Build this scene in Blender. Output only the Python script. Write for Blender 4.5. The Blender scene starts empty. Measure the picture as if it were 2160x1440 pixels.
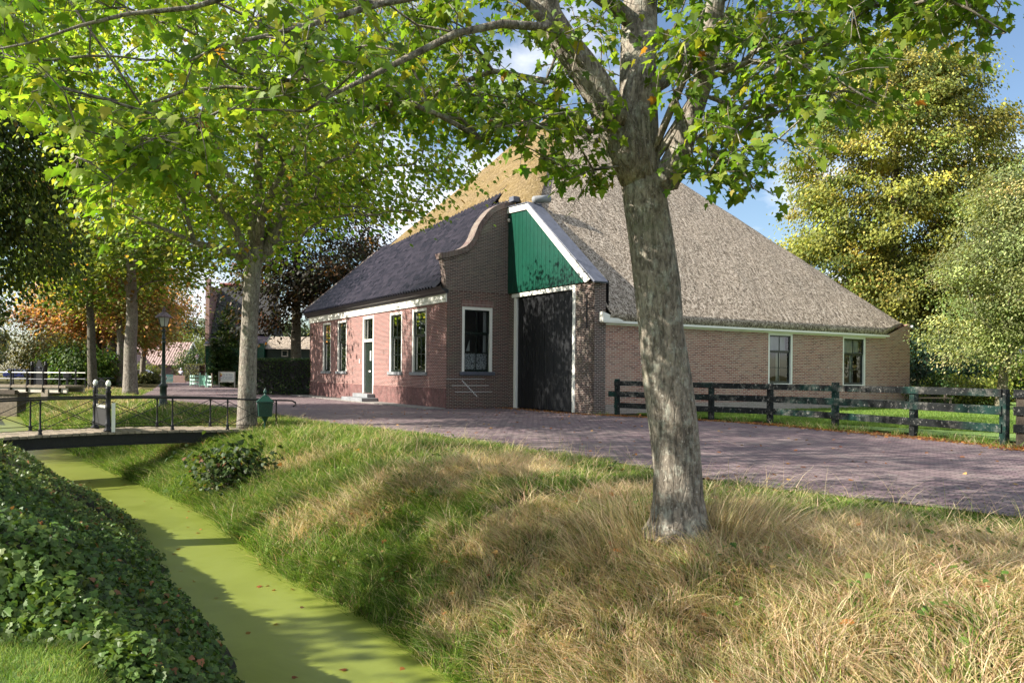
import bpy, bmesh, math, random
import numpy as np
from mathutils import Vector
rng = np.random.default_rng(11)
random.seed(11)
S = bpy.context.scene
COL = S.collection

# ------------------------------------------------------------------ camera, sky, sun, exposure
FPX, CX, CY, ROLL, CAMH = 1650.0, 1080.0, 784.0, 0.00836, 1.4
cr, sr = math.cos(ROLL), math.sin(ROLL)
RIGHT = np.array([cr, 0, sr]); UP = np.array([-sr, 0, cr]); FWD = np.array([0, 1.0, 0]); CAMP = np.array([0, 0, CAMH])
cam_d = bpy.data.cameras.new('camera'); cam = bpy.data.objects.new('camera', cam_d); COL.objects.link(cam)
cam_d.sensor_width = 36.0; cam_d.lens = 36.0 * FPX / 2160.0
cam_d.shift_y = (CY - 720.0) / 2160.0
cam_d.clip_start = 0.1; cam_d.clip_end = 3000
cam.location = CAMP
cam.rotation_euler = (math.radians(90), 0, 0)
from mathutils import Matrix
cam.matrix_world = Matrix(((RIGHT[0], UP[0], 0, 0), (RIGHT[1], UP[1], -1, 0), (RIGHT[2], UP[2], 0, CAMH), (0, 0, 0, 1)))
S.camera = cam

SUN_EL = math.radians(32.0)
SUN_HEAD = np.array([0.972, 0.235])            # the way shadows fall on the ground
SUN_TO = np.array([-SUN_HEAD[0] * math.cos(SUN_EL), -SUN_HEAD[1] * math.cos(SUN_EL), math.sin(SUN_EL)])
sun_d = bpy.data.lights.new('sun', 'SUN'); sun = bpy.data.objects.new('sun', sun_d); COL.objects.link(sun)
sun_d.energy = 5.0; sun_d.angle = math.radians(0.5); sun_d.color = (1.0, 0.93, 0.82)
sun.rotation_euler = Vector(SUN_TO).to_track_quat('Z', 'Y').to_euler()
world = bpy.data.worlds.new('World'); S.world = world; world.use_nodes = True
wt = world.node_tree; wt.nodes.clear()
def N(t, typ, **kw):
    n = t.nodes.new(typ)
    for k, v in kw.items(): setattr(n, k, v)
    return n
def L(t, a, b): t.links.new(a, b)
wo = N(wt, 'ShaderNodeOutputWorld'); wb = N(wt, 'ShaderNodeBackground'); sky = N(wt, 'ShaderNodeTexSky')
sky.sky_type = 'NISHITA'; sky.sun_disc = False; sky.sun_elevation = SUN_EL
sky.sun_rotation = math.atan2(SUN_TO[0], SUN_TO[1]); sky.air_density = 1.0; sky.dust_density = 0.6; sky.ozone_density = 2.0
tc = N(wt, 'ShaderNodeTexCoord'); sep = N(wt, 'ShaderNodeSeparateXYZ'); L(wt, tc.outputs['Generated'], sep.inputs[0])
mz = N(wt, 'ShaderNodeMath', operation='MAXIMUM'); mz.inputs[1].default_value = 0.0; L(wt, sep.outputs[2], mz.inputs[0])
az = N(wt, 'ShaderNodeMath', operation='ADD'); az.inputs[1].default_value = 0.22; L(wt, mz.outputs[0], az.inputs[0])
dx = N(wt, 'ShaderNodeMath', operation='DIVIDE'); L(wt, sep.outputs[0], dx.inputs[0]); L(wt, az.outputs[0], dx.inputs[1])
dy = N(wt, 'ShaderNodeMath', operation='DIVIDE'); L(wt, sep.outputs[1], dy.inputs[0]); L(wt, az.outputs[0], dy.inputs[1])
cmb = N(wt, 'ShaderNodeCombineXYZ'); L(wt, dx.outputs[0], cmb.inputs[0]); L(wt, dy.outputs[0], cmb.inputs[1])
cmb.inputs[2].default_value = 3.7
cn = N(wt, 'ShaderNodeTexNoise'); cn.inputs['Scale'].default_value = 1.5; cn.inputs['Detail'].default_value = 9; cn.inputs['Roughness'].default_value = 0.55
L(wt, cmb.outputs[0], cn.inputs['Vector'])
crp = N(wt, 'ShaderNodeValToRGB'); crp.color_ramp.elements[0].position = 0.47; crp.color_ramp.elements[1].position = 0.60
L(wt, cn.outputs['Fac'], crp.inputs[0])
cmx = N(wt, 'ShaderNodeMix', data_type='RGBA'); L(wt, crp.outputs[0], cmx.inputs['Factor']); L(wt, sky.outputs[0], cmx.inputs['A'])
cmx.inputs['B'].default_value = (7.5, 7.7, 8.2, 1)
L(wt, cmx.outputs['Result'], wb.inputs['Color']); wb.inputs['Strength'].default_value = 0.066
L(wt, wb.outputs[0], wo.inputs[0])
S.view_settings.view_transform = 'Standard'; S.view_settings.look = 'None'; S.view_settings.gamma = 1
S.view_settings.exposure = 1.45
try:
    S.cycles.use_adaptive_sampling = True; S.cycles.adaptive_threshold = 0.012
    S.cycles.max_bounces = 7; S.cycles.diffuse_bounces = 4; S.cycles.glossy_bounces = 3; S.cycles.transmission_bounces = 6; S.cycles.transparent_max_bounces = 8
    S.cycles.use_denoising = True; S.cycles.sample_clamp_indirect = 6
except Exception: pass

# ------------------------------------------------------------------ measuring helpers
def ray(px, py): return (px - CX) / FPX * RIGHT + (CY - py) / FPX * UP + FWD
def G(px, py, z=0.0):
    d = ray(px, py); return CAMP + d * ((z - CAMH) / d[2])
def P(px, py, Y): return CAMP + ray(px, py) * Y
YAW = math.radians(31.6)
U3 = np.array([-math.sin(YAW), math.cos(YAW), 0]); V3 = np.array([math.cos(YAW), math.sin(YAW), 0]); Z3 = np.array([0, 0, 1.0])
O3 = G(940.7, 862)
def W(u, v, z): return O3 + U3 * u + V3 * v + Z3 * z

# ------------------------------------------------------------------ noise
def _h(ix, iy, s):
    n = (ix.astype(np.int64) * 374761393 + iy.astype(np.int64) * 668265263 + s * 1442695041) & 0x7fffffff
    n = (n ^ (n >> 13)) * 1274126177 & 0x7fffffff
    return ((n ^ (n >> 16)) & 0xffff) / 65535.0
def vnoise(x, y, s=0):
    x = np.asarray(x, float); y = np.asarray(y, float)
    ix = np.floor(x); iy = np.floor(y); fx = x - ix; fy = y - iy
    fx = fx * fx * (3 - 2 * fx); fy = fy * fy * (3 - 2 * fy)
    a = _h(ix, iy, s); b = _h(ix + 1, iy, s); c = _h(ix, iy + 1, s); d = _h(ix + 1, iy + 1, s)
    return (a * (1 - fx) + b * fx) * (1 - fy) + (c * (1 - fx) + d * fx) * fy
def fbm(x, y, s=0, o=4):
    r = 0; a = 0.5; t = 0
    for k in range(o):
        r = r + a * vnoise(np.asarray(x) * 2 ** k, np.asarray(y) * 2 ** k, s + k); t += a; a *= 0.5
    return r / t
def sstep(a, b, x):
    t = np.clip((np.asarray(x, float) - a) / (b - a), 0, 1); return t * t * (3 - 2 * t)

# ------------------------------------------------------------------ mesh builders
def link(name, me, parent=None):
    o = bpy.data.objects.new(name, me); COL.objects.link(o)
    if parent is not None: o.parent = parent
    return o
def raw_mesh(name, verts, faces_list, tint=None, smooth=False):
    """faces_list: list of int arrays (n,k)"""
    me = bpy.data.meshes.new(name)
    verts = np.asarray(verts, np.float32)
    me.vertices.add(len(verts)); me.vertices.foreach_set('co', verts.ravel())
    fl = [np.asarray(f, np.int32) for f in faces_list if len(f)]
    nl = sum(f.size for f in fl); nf = sum(len(f) for f in fl)
    me.loops.add(nl); me.polygons.add(nf)
    me.loops.foreach_set('vertex_index', np.concatenate([f.ravel() for f in fl]))
    st = []; off = 0
    for f in fl:
        k = f.shape[1]; st.append(off + np.arange(len(f)) * k); off += f.size
    me.polygons.foreach_set('loop_start', np.concatenate(st).astype(np.int32))
    if smooth: me.polygons.foreach_set('use_smooth', np.ones(nf, bool))
    me.update(calc_edges=True)
    if tint is not None:
        a = me.attributes.new('tint', 'FLOAT_COLOR', 'POINT')
        t = np.ones((len(verts), 4), np.float32); t[:, :3] = tint
        a.data.foreach_set('color', t.ravel())
    return me
def auto_uv(me):
    nl = len(me.loops); nf = len(me.polygons); nv = len(me.vertices)
    co = np.empty(nv * 3, np.float32); me.vertices.foreach_get('co', co); co = co.reshape(-1, 3)
    vi = np.empty(nl, np.int32); me.loops.foreach_get('vertex_index', vi)
    nr = np.empty(nf * 3, np.float32); me.polygons.foreach_get('normal', nr); nr = nr.reshape(-1, 3)
    lt = np.empty(nf, np.int32); me.polygons.foreach_get('loop_total', lt)
    n = np.repeat(nr, lt, axis=0)
    t = np.stack([-n[:, 1], n[:, 0], np.zeros(nl)], 1); ln = np.linalg.norm(t, axis=1)
    flat = ln < 0.08; t[flat] = (1, 0, 0); ln[flat] = 1; t /= ln[:, None]
    b = np.cross(n, t); p = co[vi]
    uv = np.stack([(p * t).sum(1), (p * b).sum(1)], 1).astype(np.float32)
    l = me.uv_layers.new(name='UVMap'); l.data.foreach_set('uv', uv.ravel())

class MB:
    """collects shapes in world space; build() makes ONE mesh object relative to its thing's base"""
    def __init__(s): s.v = []; s.f = []; s.n = 0
    def add(s, verts, faces):
        verts = [tuple(float(c) for c in p) for p in verts]
        s.v += verts; s.f += [tuple(i + s.n for i in f) for f in faces]; s.n += len(verts); return s
    def quad(s, a, b, c, d): return s.add([a, b, c, d], [(0, 1, 2, 3)])
    def poly(s, pts): return s.add(pts, [tuple(range(len(pts)))])
    def hexa(s, p):   # 8 corners: bottom 4, top 4
        return s.add(p, [(0, 3, 2, 1), (4, 5, 6, 7), (0, 1, 5, 4), (1, 2, 6, 5), (2, 3, 7, 6), (3, 0, 4, 7)])
    def box(s, c, sx, sy, sz, ax=(1, 0, 0), ay=(0, 1, 0), az=(0, 0, 1)):
        c = np.array(c, float); ax = np.array(ax, float) * sx / 2; ay = np.array(ay, float) * sy / 2; az = np.array(az, float) * sz / 2
        p = [c - ax - ay - az, c + ax - ay - az, c + ax + ay - az, c - ax + ay - az, c - ax - ay + az, c + ax - ay + az, c + ax + ay + az, c - ax + ay + az]
        return s.hexa(p)
    def beam(s, a, b, w, h, up=(0, 0, 1)):
        a = np.array(a, float); b = np.array(b, float); d = b - a; ln = np.linalg.norm(d); d = d / ln
        up = np.array(up, float); side = np.cross(d, up); side /= np.linalg.norm(side); up = np.cross(side, d)
        return s.box((a + b) / 2, ln, w, h, d, side, up)
    def tube(s, path, rad, sides=8, cap=True):
        path = [np.array(p, float) for p in path]; n = len(path)
        if np.isscalar(rad): rad = [rad] * n
        ref = None; vs = []; fs = []
        for i, p in enumerate(path):
            t = path[min(i + 1, n - 1)] - path[max(i - 1, 0)]; t = t / (np.linalg.norm(t) + 1e-9)
            if ref is None:
                ref = np.array([1.0, 0, 0]) if abs(t[0]) < 0.8 else np.array([0, 1.0, 0])
            a = ref - t * ref.dot(t); a /= np.linalg.norm(a) + 1e-9; ref = a; b = np.cross(t, a)
            for k in range(sides):
                an = 2 * math.pi * k / sides; vs.append(p + (a * math.cos(an) + b * math.sin(an)) * rad[i])
        for i in range(n - 1):
            for k in range(sides):
                k2 = (k + 1) % sides; fs.append((i * sides + k, i * sides + k2, (i + 1) * sides + k2, (i + 1) * sides + k))
        if cap: fs += [tuple(range(sides - 1, -1, -1)), tuple(range((n - 1) * sides, n * sides))]
        return s.add(vs, fs)
    def lathe(s, c, prof, sides=16):   # prof [(r,z)]
        c = np.array(c, float); vs = []; fs = []; n = len(prof)
        for r, z in prof:
            for k in range(sides):
                an = 2 * math.pi * k / sides; vs.append(c + np.array([r * math.cos(an), r * math.sin(an), z]))
        for i in range(n - 1):
            for k in range(sides):
                k2 = (k + 1) % sides; fs.append((i * sides + k, i * sides + k2, (i + 1) * sides + k2, (i + 1) * sides + k))
        fs += [tuple(range(sides - 1, -1, -1)), tuple(range((n - 1) * sides, n * sides))]
        return s.add(vs, fs)
    def prism(s, pts, ext):   # planar polygon pushed along ext
        pts = [np.array(p, float) for p in pts]; ext = np.array(ext, float); n = len(pts)
        return s.add(pts + [p + ext for p in pts], [tuple(range(n - 1, -1, -1)), tuple(range(n, 2 * n))] + [(i, (i + 1) % n, n + (i + 1) % n, n + i) for i in range(n)])
    def grid(s, rows):
        m = len(rows[0]); vs = [p for r in rows for p in r]; fs = []
        for i in range(len(rows) - 1):
            for j in range(m - 1): fs.append((i * m + j, i * m + j + 1, (i + 1) * m + j + 1, (i + 1) * m + j))
        return s.add(vs, fs)
    def build(s, name, mat, parent=None, base=None, smooth=False, bevel=0, fix=True):
        if base is None and parent is not None: base = parent.get('_base')
        b = np.array(base if base is not None else (0, 0, 0), float)
        me = bpy.data.meshes.new(name); me.from_pydata([tuple(np.array(p) - b) for p in s.v], [], s.f)
        if fix:
            bm = bmesh.new(); bm.from_mesh(me); bmesh.ops.recalc_face_normals(bm, faces=bm.faces); bm.to_mesh(me); bm.free()
        auto_uv(me)
        if smooth: me.polygons.foreach_set('use_smooth', np.ones(len(me.polygons), bool))
        me.materials.append(mat)
        o = link(name, me, parent)
        if parent is None: o.location = b
        else: o['_base'] = list(map(float, b))
        if bevel:
            md = o.modifiers.new('bevel', 'BEVEL'); md.width = bevel; md.segments = 2; md.limit_method = 'ANGLE'
        return o
def thing(name, label, cat, base, group=None):
    o = bpy.data.objects.new(name, None); COL.objects.link(o); o.location = [float(c) for c in base]
    o.empty_display_size = 0.3
    o['label'] = label; o['category'] = cat; o['_base'] = [float(c) for c in base]
    if group: o['group'] = group
    return o
def tag(o, label, cat, group=None):
    o['label'] = label; o['category'] = cat
    if group: o['group'] = group
    return o
def copy_tree(o, parent=None):
    c = o.copy(); COL.objects.link(c)
    if parent is not None: c.parent = parent
    for ch in o.children: copy_tree(ch, c)
    return c

# ------------------------------------------------------------------ materials
def mat(name):
    m = bpy.data.materials.new(name); m.use_nodes = True; t = m.node_tree
    return m, t, t.nodes['Principled BSDF']
def mixc(t, f, a, b, blend='MIX'):
    n = N(t, 'ShaderNodeMix', data_type='RGBA', blend_type=blend)
    for s, x in (('Factor', f), ('A', a), ('B', b)):
        if hasattr(x, 'is_output'): L(t, x, n.inputs[s])
        elif s == 'Factor': n.inputs[s].default_value = x
        else: n.inputs[s].default_value = (*x, 1)
    return n.outputs['Result']
def noise(t, scale, vec=None, detail=5, rough=0.6, dist=0):
    n = N(t, 'ShaderNodeTexNoise'); n.inputs['Scale'].default_value = scale; n.inputs['Detail'].default_value = detail
    n.inputs['Roughness'].default_value = rough; n.inputs['Distortion'].default_value = dist
    if vec is not None: L(t, vec, n.inputs['Vector'])
    return n.outputs['Fac']
def ramp(t, fac, stops):
    n = N(t, 'ShaderNodeValToRGB'); e = n.color_ramp.elements
    while len(e) < len(stops): e.new(0.5)
    for i, (p, c) in enumerate(stops):
        e[i].position = p; e[i].color = (*c, 1) if not np.isscalar(c) else (c, c, c, 1)
    L(t, fac, n.inputs[0]); return n.outputs[0]
def uvn(t, rot=0, scale=(1, 1, 1), loc=(0, 0, 0)):
    c = N(t, 'ShaderNodeTexCoord'); m = N(t, 'ShaderNodeMapping'); m.inputs['Rotation'].default_value[2] = rot
    m.inputs['Scale'].default_value = scale; m.inputs['Location'].default_value = loc
    L(t, c.outputs['UV'], m.inputs['Vector']); return m.outputs[0]
def objn(t, scale=(1, 1, 1)):
    c = N(t, 'ShaderNodeTexCoord'); m = N(t, 'ShaderNodeMapping'); m.inputs['Scale'].default_value = scale
    L(t, c.outputs['Object'], m.inputs['Vector']); return m.outputs[0]
def bump(t, b, h, strength=0.5, dist=0.02, prev=None):
    n = N(t, 'ShaderNodeBump'); n.inputs['Strength'].default_value = strength; n.inputs['Distance'].default_value = dist
    L(t, h, n.inputs['Height'])
    if prev is not None: L(t, prev, n.inputs['Normal'])
    L(t, n.outputs[0], b.inputs['Normal']); return n.outputs[0]
def m_paint(name, c, rough=0.5, vary=0.12, grime=(0.25, 0.23, 0.18), gamount=0.25, spec=0.4, sc=3):
    m, t, b = mat(name); v = objn(t)
    n1 = noise(t, sc, v, 6); n2 = noise(t, sc * 9, v, 4)
    d = mixc(t, ramp(t, n1, [(0.35, 0.0), (0.75, 1.0)]), c, [x * (1 - vary * 1.5) for x in c])
    g = ramp(t, n2, [(0.52, 0.0), (0.72, gamount)])
    L(t, mixc(t, g, d, grime), b.inputs['Base Color'])
    b.inputs['Roughness'].default_value = rough; b.inputs['Specular IOR Level'].default_value = spec
    bump(t, b, n2, 0.12, 0.01); return m
def m_brick(name, cols, mortar, bw, rh, ms=0.010, stain=(0.12, 0.11, 0.09), stain_amt=0.35, white=0.0, offset=0.5, rot=0, bstr=0.6, rough=0.85, seed=0.0, squash=1.0, freq=2, moss=None):
    m, t, b = mat(name); v = uvn(t, rot, loc=(seed, seed * .37, 0))
    # slight wobble so courses are hand laid
    wob = N(t, 'ShaderNodeTexNoise'); wob.inputs['Scale'].default_value = 2.2; L(t, v, wob.inputs['Vector'])
    sc = N(t, 'ShaderNodeVectorMath', operation='SCALE'); sc.inputs['Scale'].default_value = 0.018; L(t, wob.outputs['Color'], sc.inputs[0])
    ad = N(t, 'ShaderNodeVectorMath', operation='ADD'); L(t, v, ad.inputs[0]); L(t, sc.outputs[0], ad.inputs[1])
    br = N(t, 'ShaderNodeTexBrick'); br.offset = offset; br.squash = squash; br.squash_frequency = freq
    br.inputs['Scale'].default_value = 1; br.inputs['Mortar Size'].default_value = ms; br.inputs['Mortar Smooth'].default_value = 0.25
    br.inputs['Brick Width'].default_value = bw; br.inputs['Row Height'].default_value = rh; br.inputs['Bias'].default_value = 0
    br.inputs['Color1'].default_value = (0, 0, 0, 1); br.inputs['Color2'].default_value = (1, 1, 1, 1); br.inputs['Mortar'].default_value = (0.5, 0.5, 0.5, 1)
    L(t, ad.outputs[0], br.inputs['Vector'])
    k = len(cols); body = ramp(t, br.outputs['Color'], [(i / (k - 1), c) for i, c in enumerate(cols)])
    fine = noise(t, 60, v, 3); body = mixc(t, ramp(t, fine, [(0.3, 0.0), (0.8, 0.45)]), body, [c * 0.55 for c in cols[0]])
    col = mixc(t, br.outputs['Fac'], body, mortar)
    big = noise(t, 0.55, v, 6, 0.65); col = mixc(t, ramp(t, big, [(0.45, 0.0), (0.72, stain_amt)]), col, stain)
    if white: 
        wn = noise(t, 3.3, v, 8, 0.75); col = mixc(t, ramp(t, wn, [(0.60, 0.0), (0.70, white)]), col, (0.62, 0.58, 0.52))
    if moss:
        mn = noise(t, 1.1, v, 7, 0.7); col = mixc(t, ramp(t, mn, [(0.55, 0.0), (0.7, moss[1])]), col, moss[0])
    L(t, col, b.inputs['Base Color']); b.inputs['Roughness'].default_value = rough; b.inputs['Specular IOR Level'].default_value = 0.25
    inv = N(t, 'ShaderNodeMath', operation='SUBTRACT'); inv.inputs[0].default_value = 1; L(t, br.outputs['Fac'], inv.inputs[1])
    b1 = bump(t, b, inv.outputs[0], bstr, 0.012); bump(t, b, fine, 0.3, 0.006, b1)
    return m
def m_leaf(name, trans=0.45, rough=0.45, gloss=0.35, hue=None):
    m, t, b = mat(name); out = t.nodes['Material Output']
    a = N(t, 'ShaderNodeAttribute'); a.attribute_name = 'tint'
    L(t, a.outputs['Color'], b.inputs['Base Color']); b.inputs['Roughness'].default_value = rough; b.inputs['Specular IOR Level'].default_value = gloss
    tr = N(t, 'ShaderNodeBsdfTranslucent')
    h = N(t, 'ShaderNodeMix', data_type='RGBA', blend_type='MULTIPLY'); h.inputs['Factor'].default_value = 1.0
    L(t, a.outputs['Color'], h.inputs['A']); h.inputs['B'].default_value = (1.75, 1.55, 0.65, 1) if hue is None else (*hue, 1)
    L(t, h.outputs['Result'], tr.inputs['Color'])
    mx = N(t, 'ShaderNodeMixShader'); mx.inputs[0].default_value = trans
    L(t, b.outputs[0], mx.inputs[1]); L(t, tr.outputs[0], mx.inputs[2]); L(t, mx.outputs[0], out.inputs[0]); return m
def m_bark(name, c1, c2, lich=(0.42, 0.44, 0.38), lamt=0.6, sc=1.0):
    m, t, b = mat(name); v = objn(t, (sc, sc, sc * 0.45))
    n1 = noise(t, 3, v, 8, 0.7); n2 = noise(t, 26, v, 6, 0.7, 0.6); n3 = noise(t, 9, objn(t), 6, 0.7)
    vo = N(t, 'ShaderNodeTexVoronoi'); vo.feature = 'DISTANCE_TO_EDGE'; vo.inputs['Scale'].default_value = 9 * sc; 
    v2 = objn(t, (1.6, 1.6, 0.5)); L(t, v2, vo.inputs['Vector'])
    col = mixc(t, ramp(t, n1, [(0.35, 0.0), (0.65, 1.0)]), c1, c2)
    col = mixc(t, ramp(t, n2, [(0.38, 0.85), (0.58, 0.0)]), col, [x * 0.35 for x in c1])
    col = mixc(t, ramp(t, n3, [(0.52, 0.0), (0.62, lamt)]), col, lich)
    n4 = noise(t, 38, objn(t), 3, 0.6); col = mixc(t, ramp(t, n4, [(0.62, 0.0), (0.68, lamt)]), col, (0.62, 0.60, 0.52))
    n5 = noise(t, 2.1, objn(t), 5, 0.7); col = mixc(t, ramp(t, n5, [(0.55, 0.0), (0.75, 0.45)]), col, (0.20, 0.24, 0.14))
    ck = noise(t, 1.0, objn(t, (17 * sc, 17 * sc, 2.6 * sc)), 5, 0.65, 0.9); col = mixc(t, ramp(t, ck, [(0.35, 0.55), (0.45, 0.0)]), col, [x * 0.4 for x in c1])
    L(t, col, b.inputs['Base Color']); b.inputs['Roughness'].default_value = 0.9; b.inputs['Specular IOR Level'].default_value = 0.15
    b1 = bump(t, b, ramp(t, vo.outputs['Distance'], [(0.0, 0.0), (0.12, 1.0)]), 0.5, 0.012); b2 = bump(t, b, n2, 0.7, 0.015, b1); bump(t, b, ramp(t, ck, [(0.34, 0.0), (0.50, 1.0)]), 0.8, 0.02, b2); return m

M = {}
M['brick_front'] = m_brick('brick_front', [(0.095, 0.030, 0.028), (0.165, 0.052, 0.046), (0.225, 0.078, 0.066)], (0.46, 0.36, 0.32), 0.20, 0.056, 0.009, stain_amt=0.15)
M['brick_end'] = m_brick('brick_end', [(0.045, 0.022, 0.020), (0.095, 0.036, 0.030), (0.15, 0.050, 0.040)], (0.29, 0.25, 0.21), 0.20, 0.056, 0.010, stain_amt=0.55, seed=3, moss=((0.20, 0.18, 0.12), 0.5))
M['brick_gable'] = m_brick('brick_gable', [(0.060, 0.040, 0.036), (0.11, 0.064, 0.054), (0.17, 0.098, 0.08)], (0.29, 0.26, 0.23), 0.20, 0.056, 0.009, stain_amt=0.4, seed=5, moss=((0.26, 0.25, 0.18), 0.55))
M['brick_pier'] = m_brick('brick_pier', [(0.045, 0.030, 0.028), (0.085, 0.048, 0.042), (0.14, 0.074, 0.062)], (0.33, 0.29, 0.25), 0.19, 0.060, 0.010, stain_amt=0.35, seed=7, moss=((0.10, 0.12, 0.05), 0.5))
M['brick_side'] = m_brick('brick_side', [(0.17, 0.062, 0.045), (0.31, 0.12, 0.082), (0.41, 0.185, 0.125), (0.36, 0.22, 0.155)], (0.48, 0.41, 0.34), 0.22, 0.064, 0.011, stain=(0.42, 0.36, 0.28), stain_amt=0.35, white=0.55, seed=9)
M['rowlock'] = m_brick('rowlock', [(0.12, 0.05, 0.045), (0.22, 0.09, 0.08), (0.28, 0.14, 0.11)], (0.36, 0.32, 0.28), 0.056, 0.22, 0.008, offset=0.0, stain_amt=0.4)
M['coping'] = m_brick('coping', [(0.075, 0.042, 0.040), (0.13, 0.07, 0.064), (0.18, 0.105, 0.095)], (0.22, 0.20, 0.18), 0.06, 0.4, 0.008, offset=0.0, stain_amt=0.6, stain=(0.30, 0.29, 0.22))
M['plinth'] = m_paint('plinth', (0.165, 0.072, 0.066), 0.85, 0.45, (0.34, 0.27, 0.24), 0.6)
M['grey_plinth'] = m_brick('grey_plinth', [(0.24, 0.20, 0.17), (0.32, 0.27, 0.23), (0.36, 0.30, 0.26)], (0.40, 0.36, 0.31), 0.22, 0.064, 0.010, stain_amt=0.5, stain=(0.26, 0.25, 0.22))
M['white'] = m_paint('white', (0.78, 0.77, 0.70), 0.45, 0.06, (0.45, 0.43, 0.36), 0.2)
M['black_green'] = m_paint('black_green', (0.012, 0.020, 0.016), 0.25, 0.2, (0.03, 0.04, 0.03), 0.3, 0.5)
M['black_iron'] = m_paint('black_iron', (0.010, 0.010, 0.012), 0.42, 0.3, (0.05, 0.045, 0.04), 0.25, 0.35)
M['barn_black'] = m_paint('barn_black', (0.007, 0.008, 0.010), 0.5, 0.3, (0.04, 0.045, 0.05), 0.3, 0.35, 5)
M['green'] = m_paint('green', (0.002, 0.054, 0.032), 0.34, 0.18, (0.015, 0.09, 0.06), 0.3, 0.5, 4)
M['iron_green'] = m_paint('iron_green', (0.006, 0.045, 0.033), 0.4, 0.25, (0.04, 0.10, 0.08), 0.4, 0.5, 9)
M['lamp_green'] = m_paint('lamp_green', (0.012, 0.030, 0.022), 0.35, 0.25, (0.05, 0.08, 0.06), 0.4, 0.5, 9)
M['pale_green'] = m_paint('pale_green', (0.42, 0.66, 0.55), 0.5, 0.1, (0.5, 0.55, 0.45), 0.3)
M['pale_green_panel'] = m_paint('pale_green_panel', (0.20, 0.50, 0.36), 0.5, 0.1, (0.5, 0.6, 0.45), 0.5)
M['stone'] = m_paint('stone', (0.23, 0.24, 0.25), 0.7, 0.25, (0.10, 0.10, 0.10), 0.4)
M['slate'] = m_paint('slate', (0.10, 0.11, 0.14), 0.5, 0.2, (0.2, 0.2, 0.2), 0.3)
M['lead'] = m_paint('lead', (0.10, 0.11, 0.145), 0.5, 0.3, (0.28, 0.28, 0.28), 0.45, 0.5, 6)
M['dark'] = m_paint('dark', (0.010, 0.010, 0.010), 0.8, 0, (0.02, 0.02, 0.02), 0.1)
M['curtain'] = m_paint('curtain', (0.62, 0.63, 0.60), 0.8, 0.15, (0.5, 0.5, 0.48), 0.2)
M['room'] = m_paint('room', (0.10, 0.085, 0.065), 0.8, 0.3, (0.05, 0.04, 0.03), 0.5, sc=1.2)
M['timber'] = m_paint('timber', (0.30, 0.25, 0.19), 0.8, 0.35, (0.14, 0.12, 0.09), 0.5, 0.2, 7)
M['timber_dark'] = m_paint('timber_dark', (0.075, 0.060, 0.045), 0.85, 0.35, (0.16, 0.15, 0.12), 0.5, 0.2, 7)
M['pale_wood'] = m_paint('pale_wood', (0.55, 0.50, 0.42), 0.7, 0.2, (0.3, 0.27, 0.2), 0.3)
M['rust'] = m_paint('rust', (0.20, 0.045, 0.03), 0.7, 0.3, (0.3, 0.15, 0.1), 0.4)
M['copper'] = m_paint('copper', (0.13, 0.085, 0.085), 0.5, 0.2, (0.2, 0.15, 0.14), 0.3)
M['white_wall'] = m_paint('white_wall', (0.72, 0.72, 0.70), 0.7, 0.1, (0.4, 0.4, 0.35), 0.3, sc=0.6)

m, t, b = mat('glass'); M['glass'] = m
out = t.nodes['Material Output']; tb = N(t, 'ShaderNodeBsdfTransparent'); tb.inputs[0].default_value = (0.86, 0.90, 0.88, 1)
gb = N(t, 'ShaderNodeBsdfGlossy'); gb.inputs['Roughness'].default_value = 0.015
fr = N(t, 'ShaderNodeFresnel'); fr.inputs['IOR'].default_value = 1.9
gw = noise(t, 1.3, objn(t), 2); bn = N(t, 'ShaderNodeBump'); bn.inputs['Strength'].default_value = 0.12; bn.inputs['Distance'].default_value = 0.01; L(t, gw, bn.inputs['Height'])
L(t, bn.outputs[0], gb.inputs['Normal'])
mx = N(t, 'ShaderNodeMixShader'); L(t, fr.outputs[0], mx.inputs[0]); L(t, tb.outputs[0], mx.inputs[1]); L(t, gb.outputs[0], mx.inputs[2]); L(t, mx.outputs[0], out.inputs[0])
m, t, b = mat('milk_glass'); M['milk_glass'] = m
b.inputs['Base Color'].default_value = (0.75, 0.75, 0.72, 1); b.inputs['Roughness'].default_value = 0.15
tr = N(t, 'ShaderNodeBsdfTranslucent'); tr.inputs[0].default_value = (0.8, 0.8, 0.76, 1); mx = N(t, 'ShaderNodeMixShader'); mx.inputs[0].default_value = 0.45
L(t, b.outputs[0], mx.inputs[1]); L(t, tr.outputs[0], mx.inputs[2]); L(t, mx.outputs[0], t.nodes['Material Output'].inputs[0])
# lace curtain
m, t, b = mat('lace'); M['lace'] = m
ln = noise(t, 24, objn(t), 3, 0.5); L(t, mixc(t, ramp(t, ln, [(0.50, 0.0), (0.56, 1.0)]), (0.72, 0.73, 0.74), (0.10, 0.10, 0.11)), b.inputs['Base Color'])
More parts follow.
